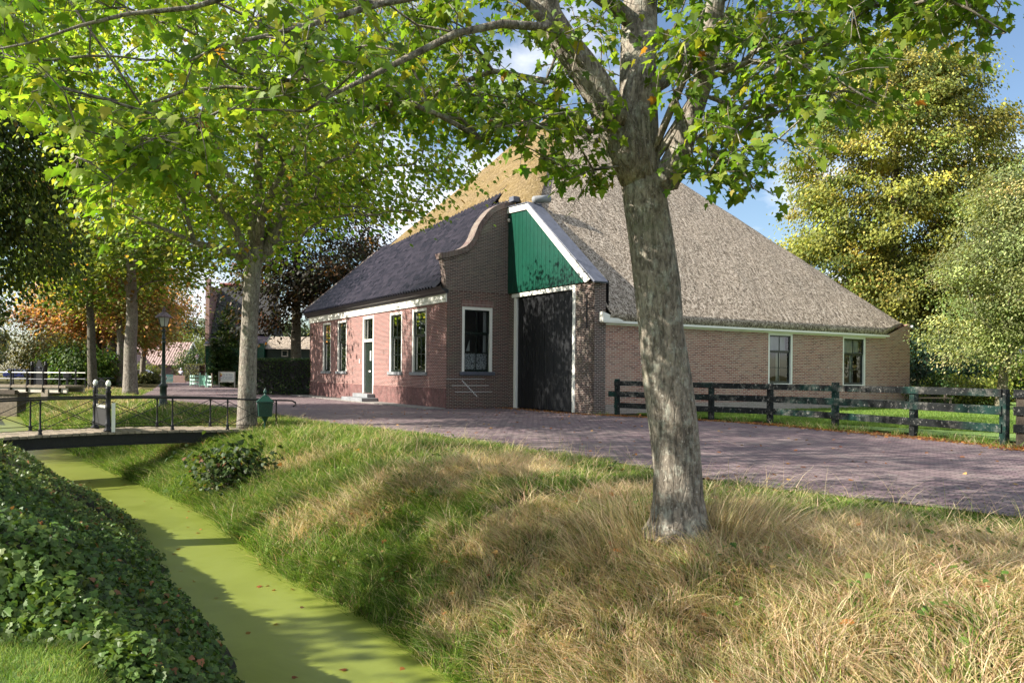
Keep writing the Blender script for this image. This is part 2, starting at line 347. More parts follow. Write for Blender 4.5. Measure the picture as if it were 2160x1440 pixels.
# thatch
def m_thatch(name, lo, mid, hi, moss, mossrange, mamt):
    m, t, b = mat(name); v = uvn(t); 
    vs = N(t, 'ShaderNodeMapping'); vs.inputs['Scale'].default_value = (1, 0.55, 1); L(t, v, vs.inputs['Vector'])
    n1 = noise(t, 9, vs.outputs[0], 5, 0.8); n2 = noise(t, 26, vs.outputs[0], 3, 0.75); n3 = noise(t, 0.6, v, 6, 0.7); n4 = noise(t, 4.0, v, 5, 0.6)
    ad = N(t, 'ShaderNodeMath', operation='ADD'); L(t, n1, ad.inputs[0]); 
    hm = N(t, 'ShaderNodeMath', operation='MULTIPLY'); hm.inputs[1].default_value = 0.7; L(t, n2, hm.inputs[0]); L(t, hm.outputs[0], ad.inputs[1])
    col = ramp(t, ad.outputs[0], [(0.75, lo), (0.85, mid), (0.96, hi)])
    col = mixc(t, ramp(t, n4, [(0.40, 0.0), (0.75, 0.3)]), col, [x * 0.6 for x in mid])
    col = mixc(t, ramp(t, n3, [(mossrange[0], 0.0), (mossrange[1], mamt)]), col, moss)
    mv = noise(t, 30, v, 4, 0.7); col = mixc(t, ramp(t, mv, [(0.42, 0.5), (0.58, 0.0)]), col, [x * 0.35 for x in mid])
    L(t, col, b.inputs['Base Color']); b.inputs['Roughness'].default_value = 0.95; b.inputs['Specular IOR Level'].default_value = 0.1
    b1 = bump(t, b, n4, 0.5, 0.12); b2 = bump(t, b, ad.outputs[0], 1.0, 0.06, b1); return m
M['thatch'] = m_thatch('thatch', (0.035, 0.026, 0.019), (0.39, 0.32, 0.245), (0.84, 0.73, 0.61), (0.36, 0.30, 0.22), (0.5, 0.7), 0.3)
M['thatch_moss'] = m_thatch('thatch_moss', (0.05, 0.036, 0.02), (0.25, 0.18, 0.09), (0.42, 0.33, 0.20), (0.23, 0.16, 0.045), (0.40, 0.68), 0.6)
M['thatch_dark'] = m_thatch('thatch_dark', (0.03, 0.03, 0.035), (0.08, 0.078, 0.08), (0.14, 0.135, 0.13), (0.07, 0.08, 0.06), (0.5, 0.7), 0.4)
m, t, b = mat('glazed_tile'); M['glazed_tile'] = m
v = uvn(t); br = N(t, 'ShaderNodeTexBrick'); br.offset = 0; br.inputs['Scale'].default_value = 1; br.inputs['Brick Width'].default_value = 0.21; br.inputs['Row Height'].default_value = 0.30; br.inputs['Mortar Size'].default_value = 0
br.inputs['Color1'].default_value = (0.010, 0.010, 0.016, 1); br.inputs['Color2'].default_value = (0.045, 0.038, 0.050, 1); L(t, v, br.inputs['Vector'])
n1 = noise(t, 14, v, 5); L(t, mixc(t, ramp(t, n1, [(0.55, 0.0), (0.75, 0.4)]), br.outputs['Color'], (0.09, 0.07, 0.07)), b.inputs['Base Color'])
b.inputs['Roughness'].default_value = 0.22; b.inputs['Specular IOR Level'].default_value = 0.55
m, t, b = mat('red_tile'); M['red_tile'] = m
v = uvn(t); wv = N(t, 'ShaderNodeTexWave'); wv.inputs['Scale'].default_value = 0.8; wv.bands_direction = 'X'; L(t, v, wv.inputs['Vector'])
L(t, mixc(t, wv.outputs['Fac'], (0.10, 0.055, 0.05), (0.36, 0.25, 0.22)), b.inputs['Base Color']); b.inputs['Roughness'].default_value = 0.7; bump(t, b, wv.outputs['Fac'], 0.8, 0.05)
# road
M['road'] = m_brick('road', [(0.125, 0.085, 0.098), (0.18, 0.124, 0.135), (0.24, 0.17, 0.175), (0.21, 0.175, 0.17)], (0.040, 0.034, 0.030), 0.205, 0.105, 0.010, stain=(0.26, 0.22, 0.19), stain_amt=0.35, bstr=0.8, rough=0.75, rot=math.radians(46))
M['paving'] = m_brick('paving', [(0.20, 0.19, 0.18), (0.27, 0.25, 0.23), (0.30, 0.29, 0.26)], (0.10, 0.09, 0.08), 0.6, 0.4, 0.012, stain_amt=0.4, rot=YAW + math.pi / 2)
# ground: soil, grass base
m, t, b = mat('ground'); M['ground'] = m
v = objn(t); n1 = noise(t, 0.8, v, 8, 0.7); n2 = noise(t, 9, v, 5, 0.7)
c = ramp(t, n1, [(0.35, (0.065, 0.075, 0.022)), (0.5, (0.10, 0.10, 0.035)), (0.68, (0.20, 0.15, 0.075))]); c = mixc(t, ramp(t, n2, [(0.4, 0.55), (0.65, 0.0)]), c, (0.045, 0.036, 0.022))
L(t, c, b.inputs['Base Color']); b.inputs['Roughness'].default_value = 0.95; b.inputs['Specular IOR Level'].default_value = 0.05; bump(t, b, n2, 0.8, 0.05)
m, t, b = mat('lawn'); M['lawn'] = m
v = objn(t); n1 = noise(t, 1.2, v, 6, 0.7); n2 = noise(t, 40, v, 5, 0.7)
c = ramp(t, n1, [(0.3, (0.13, 0.23, 0.035)), (0.7, (0.20, 0.31, 0.06))]); c = mixc(t, ramp(t, n2, [(0.38, 0.5), (0.6, 0.0)]), c, (0.055, 0.10, 0.018))
L(t, c, b.inputs['Base Color']); b.inputs['Roughness'].default_value = 0.9; bump(t, b, n2, 1.0, 0.04)
# duckweed water
m, t, b = mat('water'); M['water'] = m
v = objn(t); n1 = noise(t, 0.7, v, 8, 0.65, 0.8); n2 = noise(t, 60, v, 3, 0.6); n3 = noise(t, 14, v, 6, 0.75)
c = ramp(t, n1, [(0.3, (0.13, 0.155, 0.024)), (0.55, (0.185, 0.215, 0.044)), (0.75, (0.155, 0.185, 0.030))])
c = mixc(t, ramp(t, n2, [(0.35, 0.25), (0.6, 0.0)]), c, (0.13, 0.17, 0.015)); c = mixc(t, ramp(t, n3, [(0.66, 0.0), (0.70, 0.7)]), c, (0.11, 0.12, 0.05))
L(t, c, b.inputs['Base Color']); b.inputs['Roughness'].default_value = 0.3; b.inputs['Specular IOR Level'].default_value = 0.5; bump(t, b, n2, 0.12, 0.003)
# lichen covered fence boards
m, t, b = mat('fence_board'); M['fence_board'] = m
v = objn(t); n1 = noise(t, 1.7, v, 7, 0.75); n2 = noise(t, 14, v, 4, 0.6); n3 = noise(t, 45, v, 3); n5 = noise(t, 0.9, v, 3)
c = mixc(t, ramp(t, n5, [(0.5, 0.0), (0.62, 0.8)]), (0.010, 0.012, 0.012), (0.006, 0.034, 0.026)); c = mixc(t, ramp(t, n1, [(0.52, 0.0), (0.68, 0.6)]), c, (0.24, 0.23, 0.20))
c = mixc(t, ramp(t, n2, [(0.60, 0.0), (0.68, 0.5)]), c, (0.34, 0.33, 0.30)); c = mixc(t, ramp(t, n3, [(0.67, 0.0), (0.70, 0.5)]), c, (0.40, 0.39, 0.36))
L(t, c, b.inputs['Base Color']); b.inputs['Roughness'].default_value = 0.8; b.inputs['Specular IOR Level'].default_value = 0.2; bump(t, b, n3, 0.3, 0.006)
M['leaf'] = m_leaf('leaf', 0.5, 0.5, 0.25, (1.5, 1.6, 0.7)); M['leaf_far'] = m_leaf('leaf_far', 0.38, 0.55, 0.25); M['ivy'] = m_leaf('ivy', 0.28, 0.45, 0.28); M['grass'] = m_leaf('grass', 0.35, 0.6, 0.2, (1.3, 1.25, 0.8))
M['bark'] = m_bark('bark', (0.20, 0.17, 0.135), (0.34, 0.30, 0.24), (0.40, 0.42, 0.35), 0.45); M['bark_dark'] = m_bark('bark_dark', (0.10, 0.085, 0.065), (0.16, 0.14, 0.11), (0.2, 0.21, 0.17), 0.4)
M['bark_mid'] = m_bark('bark_mid', (0.21, 0.18, 0.15), (0.33, 0.29, 0.245), (0.34, 0.34, 0.29), 0.45)
M['bark_moss'] = m_bark('bark_moss', (0.17, 0.14, 0.10), (0.24, 0.21, 0.15), (0.30, 0.29, 0.2), 0.6)

# ------------------------------------------------------------------ terrain with the ditch
EDGE = np.array([(16, -19), (6.5, -4.5), (3.6, 0.1), (2.0, 2.5), (0.6, 4.7), (-0.48, 6.37), (-1.35, 7.81), (-2.74, 9.48), (-5.37, 13.69), (-8.9, 18.0), (-12.5, 22.46), (-20.46, 33.1), (-30.0, 47.5), (-40, 62), (-58, 88)], float)
def edge_dist(x, y):
    """signed distance from the right-hand water's edge (positive on the road side) and arc position"""
    x = np.asarray(x, float); y = np.asarray(y, float); best = np.full(x.shape, 1e9); sg = np.ones(x.shape); arc = np.zeros(x.shape); acc = 0
    for a, bb in zip(EDGE[:-1], EDGE[1:]):
        d = bb - a; ln = np.hypot(*d); tt = np.clip(((x - a[0]) * d[0] + (y - a[1]) * d[1]) / ln ** 2, 0, 1)
        ex = x - a[0] - tt * d[0]; ey = y - a[1] - tt * d[1]; dd = np.hypot(ex, ey); cz = d[0] * ey - d[1] * ex
        u = dd < best; best = np.where(u, dd, best); sg = np.where(u, np.where(cz < 0, 1.0, -1.0), sg); arc = np.where(u, acc + tt * ln, arc); acc += ln
    return best * sg, arc
WATER_Z = -1.1
def ditch_w(y): return 1.9 + 0.5 * sstep(14, 34, y)
def terrain(x, y, d=None):
    x = np.asarray(x, float); y = np.asarray(y, float)
    if d is None: d, _ = edge_dist(x, y)
    wb = 2.3 + 1.5 * sstep(8, 18, y)
    s = np.clip(d / wb, 0, 1)
    zr = WATER_Z + (1.07 + 0.0) * (1 - (1 - s) ** 1.6)
    bankn = (fbm(x * 1.3, y * 1.3, 3) - 0.5) * 0.28 * np.clip(d / 0.6, 0, 1) * (1 - sstep(wb * 0.9, wb * 1.35, d))
    zr = zr + bankn
    w = ditch_w(y); e = -d - w
    zl = WATER_Z + 0.98 * sstep(-0.05, 0.9, e)
    zb = np.full(x.shape, WATER_Z - 0.4)
    z = np.where(d >= 0, zr, np.where(e > 0, zl, zb))
    lip = np.where((d < 0) & (e <= 0), np.minimum(np.minimum(-d, -e) / 0.25, 1), 0)
    z = np.where((d < 0) & (e <= 0), WATER_Z - 0.4 * lip, z)
    far = sstep(85, 100, y)      # ditch ends beyond view
    z = z * (1 - far) + (-0.03) * far
    dip = -0.27 * sstep(66, 98, y)
    return z + np.where(d > wb, dip, dip * 0.6)
def axis(lo, f0, f1, hi, step, grow=1.22):
    c = list(np.arange(f0, f1 + 1e-6, step)); s = step; p = f1
    while p < hi: s *= grow; p += s; c.append(p)
    s = step; p = f0
    while p > lo: s *= grow; p -= s; c.insert(0, p)
    return np.array(c)
xs = axis(-420, -32, 13, 420, 0.2); ys = axis(-80, -2, 52, 800, 0.2)
XX, YY = np.meshgrid(xs, ys); ZZ = terrain(XX, YY)
nx, ny = len(xs), len(ys); idx = np.arange(nx * ny).reshape(ny, nx)
me = raw_mesh('ground', np.stack([XX.ravel(), YY.ravel(), ZZ.ravel()], 1), [np.stack([idx[:-1, :-1], idx[:-1, 1:], idx[1:, 1:], idx[1:, :-1]], -1).reshape(-1, 4)], smooth=True)
me.materials.append(M['ground']); o = link('ground', me); o['kind'] = 'structure'
# water ribbon
w = MB(); rows = []
for i in range(len(EDGE)):
    a = EDGE[max(i - 1, 0)]; c = EDGE[min(i + 1, len(EDGE) - 1)]; d = (c - a) / np.hypot(*(c - a)); nl = np.array([-d[1], d[0]])
    wd = float(ditch_w(EDGE[i][1]))
    rows.append([(*(EDGE[i] - nl * 0.3), WATER_Z), (*(EDGE[i] + nl * wd * 0.5), WATER_Z), (*(EDGE[i] + nl * (wd + 0.3)), WATER_Z)])
o = w.grid(rows).build('water', M['water'], fix=False); o['kind'] = 'structure'
# road sheet
def sheet(name, pts_left, pts_right, m, z, ncross=10, sub=6, conform=False):
    def res(p):
        p = [np.array(q, float) for q in p]; r = []
        for a, c in zip(p[:-1], p[1:]): r += [a + (c - a) * k / sub for k in range(sub)]
        return r + [p[-1]]
    a = res(pts_left); c = res(pts_right); k = MB(); rows = []
    for p, q in zip(a, c):
        row = []
        for j in range(ncross + 1):
            r = p + (q - p) * j / ncross; row.append((r[0], r[1], float(terrain(r[:1], r[1:])[0]) + z if conform else z - 0.27 * float(sstep(66, 98, r[1]))))
        rows.append(row)
    o = k.grid(rows).build(name, m, fix=False); o['kind'] = 'structure'; return o
road_l = [(9.5, 1.6), (7.0, 5.6), (5.1, 7.7), (2.9, 9.9), (1.64, 12.2), (-1.9, 17.4), (-4.9, 20.6), (-7.6, 24.6), (-9.8, 27.8), (-14.8, 33.6), (-19.3, 40.4), (-26, 57), (-37.2, 83), (-42, 98), (-52, 130)]
road_r = [(19, 3), (14.2, 8.2), (11.5, 13.2), (9.9, 15.6), (8.2, 19.3), (6.1, 22.8), (3.4, 26.2), (0.5, 30), (-1.2, 31), (-8.0, 40.5), (-13.2, 48.2), (-21.5, 60), (-29.5, 76), (-36, 96), (-45, 130)]
sheet('road', road_l, road_r, M['road'], 0.004)
# lawn behind fence
sheet('lawn', [(17, 6.5), (12.2, 13.6), (10.9, 16.2), (9.8, 18.4), (7.9, 22.5), (6.4, 24.1), (4.2, 26.4)], [(40, 10), (38, 18), (36, 26), (33, 34), (27, 42), (20, 44), (5.4, 28.2)], M['lawn'], 0.012)
sheet('front_garden', [(-6.2, -6), (-7.0, 0.5), (-9.6, 5), (-13.2, 10), (-16.5, 15.5), (-26, 25)], [(2.5, -2.5), (0.25, 0.9), (-1.33, 3.44), (-2.75, 5.98), (-5.8, 11.0), (-16, 22.0)], M['lawn'], 0.012, 40, 12, True)
sheet('far_lawn', [(-30.5, 37), (-36, 46), (-52, 66), (-80, 100)], [(-23.5, 33.5), (-30.5, 43.5), (-42.5, 60), (-58, 82)], M['lawn'], -0.075)
# narrow stone strip along the house front
k = MB(); k.prism([W(-0.1, -0.05, 0.0), W(17.2, -0.05, 0.0), W(17.2, -0.95, 0.0), W(-0.1, -0.85, 0.0)], (0, 0, 0.035)); o = k.build('pavement', M['paving']); o['kind'] = 'structure'
# ------------------------------------------------------------------ the farmhouse
class Pl:   # a wall plane: along-axis a, height z, outward distance d
    def __init__(s, f, out): s.f = f; s.out = np.array(out, float)
    def p(s, a, z, d=0.0): return s.f(a, z) + s.out * d
    def box(s, k, a0, a1, z0, z1, d0, d1):
        q = [s.p(a0, z0, d0), s.p(a1, z0, d0), s.p(a1, z0, d1), s.p(a0, z0, d1), s.p(a0, z1, d0), s.p(a1, z1, d0), s.p(a1, z1, d1), s.p(a0, z1, d1)]
        k.hexa(q)
PA = Pl(lambda a, z: W(a, 0, z), -V3)
PB = Pl(lambda a, z: W(0, a, z), -U3)
VC = 2.72; UD = -5.45
PC = Pl(lambda a, z: W(a, VC, z), -V3)
PD = Pl(lambda a, z: W(UD, a, z), -U3)
def wall_cells(k, pl, a0, a1, z0, z1, ops, th=0.30):
    """wall front with real openings, reveals running back th"""
    A = sorted(set([a0, a1] + [o[0] for o in ops] + [o[1] for o in ops])); Zs = sorted(set([z0, z1] + [o[2] for o in ops] + [o[3] for o in ops]))
    for i in range(len(A) - 1):
        for j in range(len(Zs) - 1):
            ca = (A[i] + A[i + 1]) / 2; cz = (Zs[j] + Zs[j + 1]) / 2
            if any(o[0] < ca < o[1] and o[2] < cz < o[3] for o in ops): continue
            k.quad(pl.p(A[i], Zs[j]), pl.p(A[i + 1], Zs[j]), pl.p(A[i + 1], Zs[j + 1]), pl.p(A[i], Zs[j + 1]))
    for o in ops:
        a, b, c, d = o[:4]
        for q in (((a, c), (a, d)), ((b, d), (b, c)), ((a, d), (b, d)), ((b, c), (a, c))):
            k.quad(pl.p(*q[0]), pl.p(*q[1]), pl.p(*q[1], -th), pl.p(*q[0], -th))
HB = W(0, 0, 0)
house = thing('farmhouse', 'large brick farmhouse with steep thatched pyramid roof, green gable boards and tall black barn doors', 'farmhouse', HB)
# --- window builder
def window(pl, a0, a1, z0, z1, style):
    fw = style.get('fw', 0.11); d0 = -0.14
    fr = MB()
    pl.box(fr, a0, a0 + fw, z0, z1, d0, -0.01); pl.box(fr, a1 - fw, a1, z0, z1, d0, -0.01)
    pl.box(fr, a0 + fw, a1 - fw, z1 - fw, z1, d0, -0.012)
    if style.get('bot'): pl.box(fr, a0 + fw, a1 - fw, z0, z0 + 0.05, d0, -0.012)
    wn = fr.build('window', M['white'], house, bevel=0.008)
    b0 = z0 + (0.05 if style.get('bot') else 0.0); x0, x1, y0, y1 = a0 + fw, a1 - fw, b0, z1 - fw
    sh = MB(); s = 0.055; mid = y0 + (y1 - y0) * style.get('mid', 0.62)
    # upper sash stands in front, lower sash behind
    for (p0, p1, q0, q1, dz) in ((x0, x0 + s, mid, y1, 0.03), (x1 - s, x1, mid, y1, 0.03), (x0 + s, x1 - s, y1 - s, y1, 0.03), (x0 + s, x1 - s, mid, mid + s, 0.03),
                                 (x0, x0 + s, y0, mid, 0.0), (x1 - s, x1, y0, mid, 0.0), (x0 + s, x1 - s, y0, y0 + 0.09, 0.0), (x0 + s, x1 - s, mid - 0.045, mid, 0.0)):
        pl.box(sh, p0, p1, q0, q1, -0.13 + dz, -0.085 + dz)
    xm = (x0 + x1) / 2; g = 0.014
    pl.box(sh, xm - g, xm + g, mid + s, y1 - s, -0.092, -0.062); pl.box(sh, xm - g, xm + g, y0 + 0.09, mid - 0.045, -0.122, -0.092)
    ym = y0 + (mid - y0) * 0.5
    pl.box(sh, x0 + s, xm - g, ym - g, ym + g, -0.122, -0.092); pl.box(sh, xm + g, x1 - s, ym - g, ym + g, -0.122, -0.092)
    so = sh.build('sash', M['black_green'], wn)
    gl = MB(); gl.quad(pl.p(x0 + s, mid + s, -0.08), pl.p(x1 - s, mid + s, -0.08), pl.p(x1 - s, y1 - s, -0.08), pl.p(x0 + s, y1 - s, -0.08))
    gl.quad(pl.p(x0 + s, y0 + 0.09, -0.11), pl.p(x1 - s, y0 + 0.09, -0.11), pl.p(x1 - s, mid - 0.045, -0.11), pl.p(x0 + s, mid - 0.045, -0.11))
    gl.build('pane', M['glass'], wn, fix=False)
    # curtains hang just inside; a dim room stands behind
    cu = MB(); dd = -0.27
    def drape(c0, c1, e0, e1):
        n = 14; rows = []
        for i in range(n + 1):
            a = c0 + (c1 - c0) * i / n; wv = 0.022 * math.sin(i * 2.1)
            rows.append([pl.p(a, e0, dd + wv), pl.p(a, e1, dd + wv)])
        cu.grid(rows)
    for c in style.get('drapes', []): drape(x0 + (x1 - x0) * c[0], x0 + (x1 - x0) * c[1], y0 + (y1 - y0) * c[2], y0 + (y1 - y0) * c[3])
    if cu.n: cu.build('curtain', M['curtain'], wn, fix=False, smooth=True)
    if style.get('lace'):
        lc = MB(); c = style['lace']; lc.quad(pl.p(x0, y0, -0.22), pl.p(x1, y0, -0.22), pl.p(x1, y0 + (y1 - y0) * c, -0.22), pl.p(x0, y0 + (y1 - y0) * c, -0.22)); lc.build('lace_curtain', M['lace'], wn, fix=False)
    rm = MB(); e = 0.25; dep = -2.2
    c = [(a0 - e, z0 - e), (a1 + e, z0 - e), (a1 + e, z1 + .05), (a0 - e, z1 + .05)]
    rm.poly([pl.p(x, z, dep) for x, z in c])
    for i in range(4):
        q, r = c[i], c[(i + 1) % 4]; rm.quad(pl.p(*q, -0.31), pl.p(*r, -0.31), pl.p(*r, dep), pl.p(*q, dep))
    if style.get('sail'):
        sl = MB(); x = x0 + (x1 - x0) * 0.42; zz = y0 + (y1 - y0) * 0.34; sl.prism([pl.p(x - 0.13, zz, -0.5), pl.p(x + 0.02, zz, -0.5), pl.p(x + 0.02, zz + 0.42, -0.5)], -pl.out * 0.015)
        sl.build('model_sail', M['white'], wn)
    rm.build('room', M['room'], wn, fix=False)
    if style.get('sill'):
        sl = MB(); pl.box(sl, a0 - 0.10, a1 + 0.10, z0 - 0.13, z0, -0.12, 0.07); sl.build('sill', M['stone'] if style['sill'] == 1 else M['slate'], wn, bevel=0.012)
    return wn
AW = [(13.24, 14.54), (10.86, 12.2), (4.12, 5.46), (1.76, 3.12)]
AZ0, AZ1 = 1.36, 3.89; DOOR = (7.26, 8.62, 0.36, 3.9)
opsA = [(a, b, AZ0, AZ1) for a, b in AW] + [DOOR]
k = MB(); wall_cells(k, PA, 0, 16.8, 0.0, 4.02, opsA); wall_cells(k, PA, 0, 16.8, 4.02, 4.5, []); k.build('front_wall', M['brick_front'], house, fix=False)
st_a = dict(sill=1, mid=0.60, drapes=[(0.0, 0.46, 0, 1), (0.58, 1, 0, 1)], lace=0.34)
for a, b in AW: window(PA, a, b, AZ0, AZ1, st_a)
k = MB(); PA.box(k, 0.003, DOOR[0] - 0.02, 0.0, 0.74, 0.004, 0.03); PA.box(k, DOOR[1] + 0.02, 16.797, 0.0, 0.74, 0.004, 0.03); k.build('plinth', M['plinth'], house)
# frieze and gutter
k = MB(); PA.box(k, -0.02, 16.85, 4.02, 4.30, 0.003, 0.045); PA.box(k, -0.02, 16.85, 4.10, 4.13, 0.046, 0.07); PA.box(k, -0.02, 16.85, 3.985, 4.018, 0.003, 0.06); k.build('frieze', M['white'], house, bevel=0.006)
k = MB()
prof = [(0.01, 4.302), (0.12, 4.302), (0.16, 4.36), (0.24, 4.40), (0.30, 4.47), (0.34, 4.55), (0.31, 4.55), (0.27, 4.48), (0.01, 4.44)]
k.prism([PA.p(-0.16, z, d) for d, z in prof], U3 * 17.15); k.build('gutter', M['black_iron'], house)
# front door with transom
a0, a1, z0, z1 = DOOR
k = MB(); f = 0.12
PA.box(k, a0, a0 + f, z0, z1, -0.16, 0.012); PA.box(k, a1 - f, a1, z0, z1, -0.16, 0.012); PA.box(k, a0 + f, a1 - f, z1 - f, z1, -0.16, 0.010); PA.box(k, a0 + f, a1 - f, z0 + 2.36, z0 + 2.48, -0.16, 0.010)
dr = k.build('front_door', M['white'], house, bevel=0.008)
k = MB(); PA.box(k, a0 + f, a1 - f, z0 + 0.02, z0 + 2.36, -0.14, -0.09)
for q in ((0.17, 0.95), (1.08, 2.2)): PA.box(k, a0 + f + 0.12, a1 - f - 0.12, z0 + q[0], z0 + q[1], -0.089, -0.070)
k.build('door_leaf', M['black_green'], dr, bevel=0.01)
k = MB(); PA.box(k, a0 + 0.46, a0 + 0.62, z0 + 1.5, z0 + 1.95, -0.069, -0.055); k.build('door_light', M['milk_glass'], dr)
k = MB(); PA.box(k, a0 + 0.50, a0 + 0.72, z0 + 0.98, z0 + 1.05, -0.069, -0.05); k.build('letter_plate', M['white'], dr)
k = MB(); x0, x1, y0, y1 = a0 + f, a1 - f, z0 + 2.48, z1 - f
for q in ((x0, x0 + .05, y0, y1), (x1 - .05, x1, y0, y1), (x0 + .05, x1 - .05, y0, y0 + .05), (x0 + .05, x1 - .05, y1 - .05, y1), ((x0 + x1) / 2 - .012, (x0 + x1) / 2 + .012, y0 + .05, y1 - .05)): PA.box(k, *q, -0.13, -0.08)
k.build('transom_sash', M['black_green'], dr)
k = MB(); k.quad(PA.p(x0, y0, -.1), PA.p(x1, y0, -.1), PA.p(x1, y1, -.1), PA.p(x0, y1, -.1)); k.build('pane', M['glass'], dr, fix=False)
k = MB(); k.quad(PA.p(x0, y0, -.3), PA.p(x1, y0, -.3), PA.p(x1, y1, -.3), PA.p(x0, y1, -.3)); k.build('curtain', M['curtain'], dr, fix=False)
k = MB(); PA.box(k, a0 - 0.25, a1 + 0.25, 0.19, 0.355, 0.032, 0.40); k.build('step', M['stone'], house, bevel=0.015)
k = MB(); PA.box(k, a0 - 0.65, a1 + 0.65, 0.02, 0.187, 0.032, 0.80); k.build('step', M['stone'], house, bevel=0.015)
k = MB(); PA.box(k, 8.95, 9.03, 1.75, 1.93, 0.002, 0.03); k.build('doorbell', M['white'], house)
k = MB(); PA.box(k, 16.25, 16.5, 3.3, 3.42, 0.002, 0.03); k.build('wall_anchor', M['black_iron'], house)
# --- end wall with its curved gable
BW = (0.65, 1.98, 1.39, 3.86)
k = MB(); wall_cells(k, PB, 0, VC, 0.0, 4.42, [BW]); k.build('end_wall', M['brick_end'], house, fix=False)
window(PB, *BW, dict(sill=2, mid=0.62, fw=0.12, drapes=[(0.86, 1.0, 0, 1)], lace=0.30, sail=True))
k = MB(); PB.box(k, BW[0] - 0.03, BW[1] + 0.03, BW[3] + 0.002, BW[3] + 0.24, 0.0, 0.012); k.build('flat_arch', M['rowlock'], house)
top = [(-0.28, 5.79), (-0.05, 5.83), (0.19, 5.91), (0.42, 5.97), (0.61, 6.05), (0.77, 6.13), (0.89, 6.24), (1.0, 6.37), (1.10, 6.53), (1.19, 6.75), (1.27, 6.94), (1.39, 7.14), (1.53, 7.31), (1.67, 7.49), (1.82, 7.64), (2.0, 7.77), (2.19, 7.87), (2.38, 7.94), (2.57, 8.0), (2.90, 8.06)]
top = [np.array(p) for p in top]; low = []
for i, p in enumerate(top):
    t_ = top[min(i + 1, len(top) - 1)] - top[max(i - 1, 0)]; t_ /= np.hypot(*t_); low.append(p + np.array([t_[1], -t_[0]]) * 0.20)
out_ = [(0.0, 4.42), (-0.04, 4.7), (-0.10, 5.25), (-0.17, 5.55)] + [tuple(p) for p in low[:-1]] + [(VC, low[-1][1] + 0.02), (VC, 4.42)]
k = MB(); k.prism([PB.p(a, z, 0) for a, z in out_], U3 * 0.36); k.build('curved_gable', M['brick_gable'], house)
k = MB()
for i in range(len(top) - 1):
    k.hexa([PB.p(*low[i], 0.06), PB.p(*low[i + 1], 0.06), PB.p(*low[i + 1], -0.46), PB.p(*low[i], -0.46), PB.p(*top[i], 0.06), PB.p(*top[i + 1], 0.06), PB.p(*top[i + 1], -0.46), PB.p(*top[i], -0.46)])
k.build('gable_coping', M['coping'], house)
k = MB()
for i in range(len(top) - 1):
    a = low[i] - np.array([0, 0.03]); c = low[i + 1] - np.array([0, 0.03])
    k.hexa([PB.p(*(a - [0, .05]), 0.025), PB.p(*(c - [0, .05]), 0.025), PB.p(*(c - [0, .05]), -0.02), PB.p(*(a - [0, .05]), -0.02), PB.p(*a, 0.035), PB.p(*c, 0.035), PB.p(*c, -0.02), PB.p(*a, -0.02)])
k.build('gable_moulding', M['brick_gable'], house)
k = MB(); k.box(W(-0.1, 2.86, 8.13), 0.34, 0.30, 0.20, U3, V3); k.build('lead_cap', M['lead'], house, bevel=0.02)
# repaired joints below the end window
k = MB()
for z, a, b in ((1.11, 0.0, 1.65), (0.86, 0.22, 1.83), (0.62, 0.36, 1.98)): PB.box(k, a + .01, b, z, z + 0.014, 0.001, 0.004)
for i in range(11): PB.box(k, 0.66 + i * 0.062, 0.69 + i * 0.062, 1.02 - i * 0.058, 1.075 - i * 0.058, 0.001, 0.004); PB.box(k, 0.691 + i * 0.062, 0.75 + i * 0.062, 1.02 - i * 0.058, 1.032 - i * 0.058, 0.001, 0.004)
k.build('repaired_joint', M['white_wall'], house)
# --- barn bay
DO = (-4.39, -0.39, 0.0, 4.36)
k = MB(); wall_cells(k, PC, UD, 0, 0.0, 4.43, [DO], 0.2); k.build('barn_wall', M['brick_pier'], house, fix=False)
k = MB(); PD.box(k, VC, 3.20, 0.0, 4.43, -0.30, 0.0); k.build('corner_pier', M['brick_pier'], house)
k = MB(); f = 0.16
PC.box(k, DO[0], DO[0] + f, 0.0, DO[3], -0.15, 0.02); PC.box(k, DO[1] - f * 1.1, DO[1], 0.0, DO[3], -0.15, 0.02); PC.box(k, DO[0] - 0.02, DO[1] + 0.15, DO[3] - 0.10, DO[3] + 0.05, -0.15, 0.035)
bd = k.build('barn_door', M['white'], house, bevel=0.01)
x0, x1 = DO[0] + f, DO[1] - f * 1.1; xm = (x0 + x1) / 2
for (p, q) in ((x0 + 0.01, xm - 0.012), (xm + 0.012, x1 - 0.01)):
    k = MB(); n = 12
    for i in range(n):
        a = p + (q - p) * i / n; b_ = p + (q - p) * (i + 1) / n
        PC.box(k, a + 0.003, b_ - 0.003, 0.04, DO[3] - 0.11, -0.11, -0.068 + 0.003 * ((i * 7) % 3))
    PC.box(k, p, q, 0.04, DO[3] - 0.11, -0.13, -0.112); k.build('door_leaf', M['barn_black'], bd)
k = MB(); k.quad(W(UD, VC + 0.6, 0), W(0, VC + 0.6, 0), W(0, VC + 0.6, 4.5), W(UD, VC + 0.6, 4.5)); k.build('dark_interior', M['dark'], bd, fix=False)
k = MB(); k.tube([PC.p(-5.05, 2.9, 0.02), PC.p(-5.05, 4.0, 0.02)], 0.022, 6); k.build('wall_anchor', M['black_iron'], house)
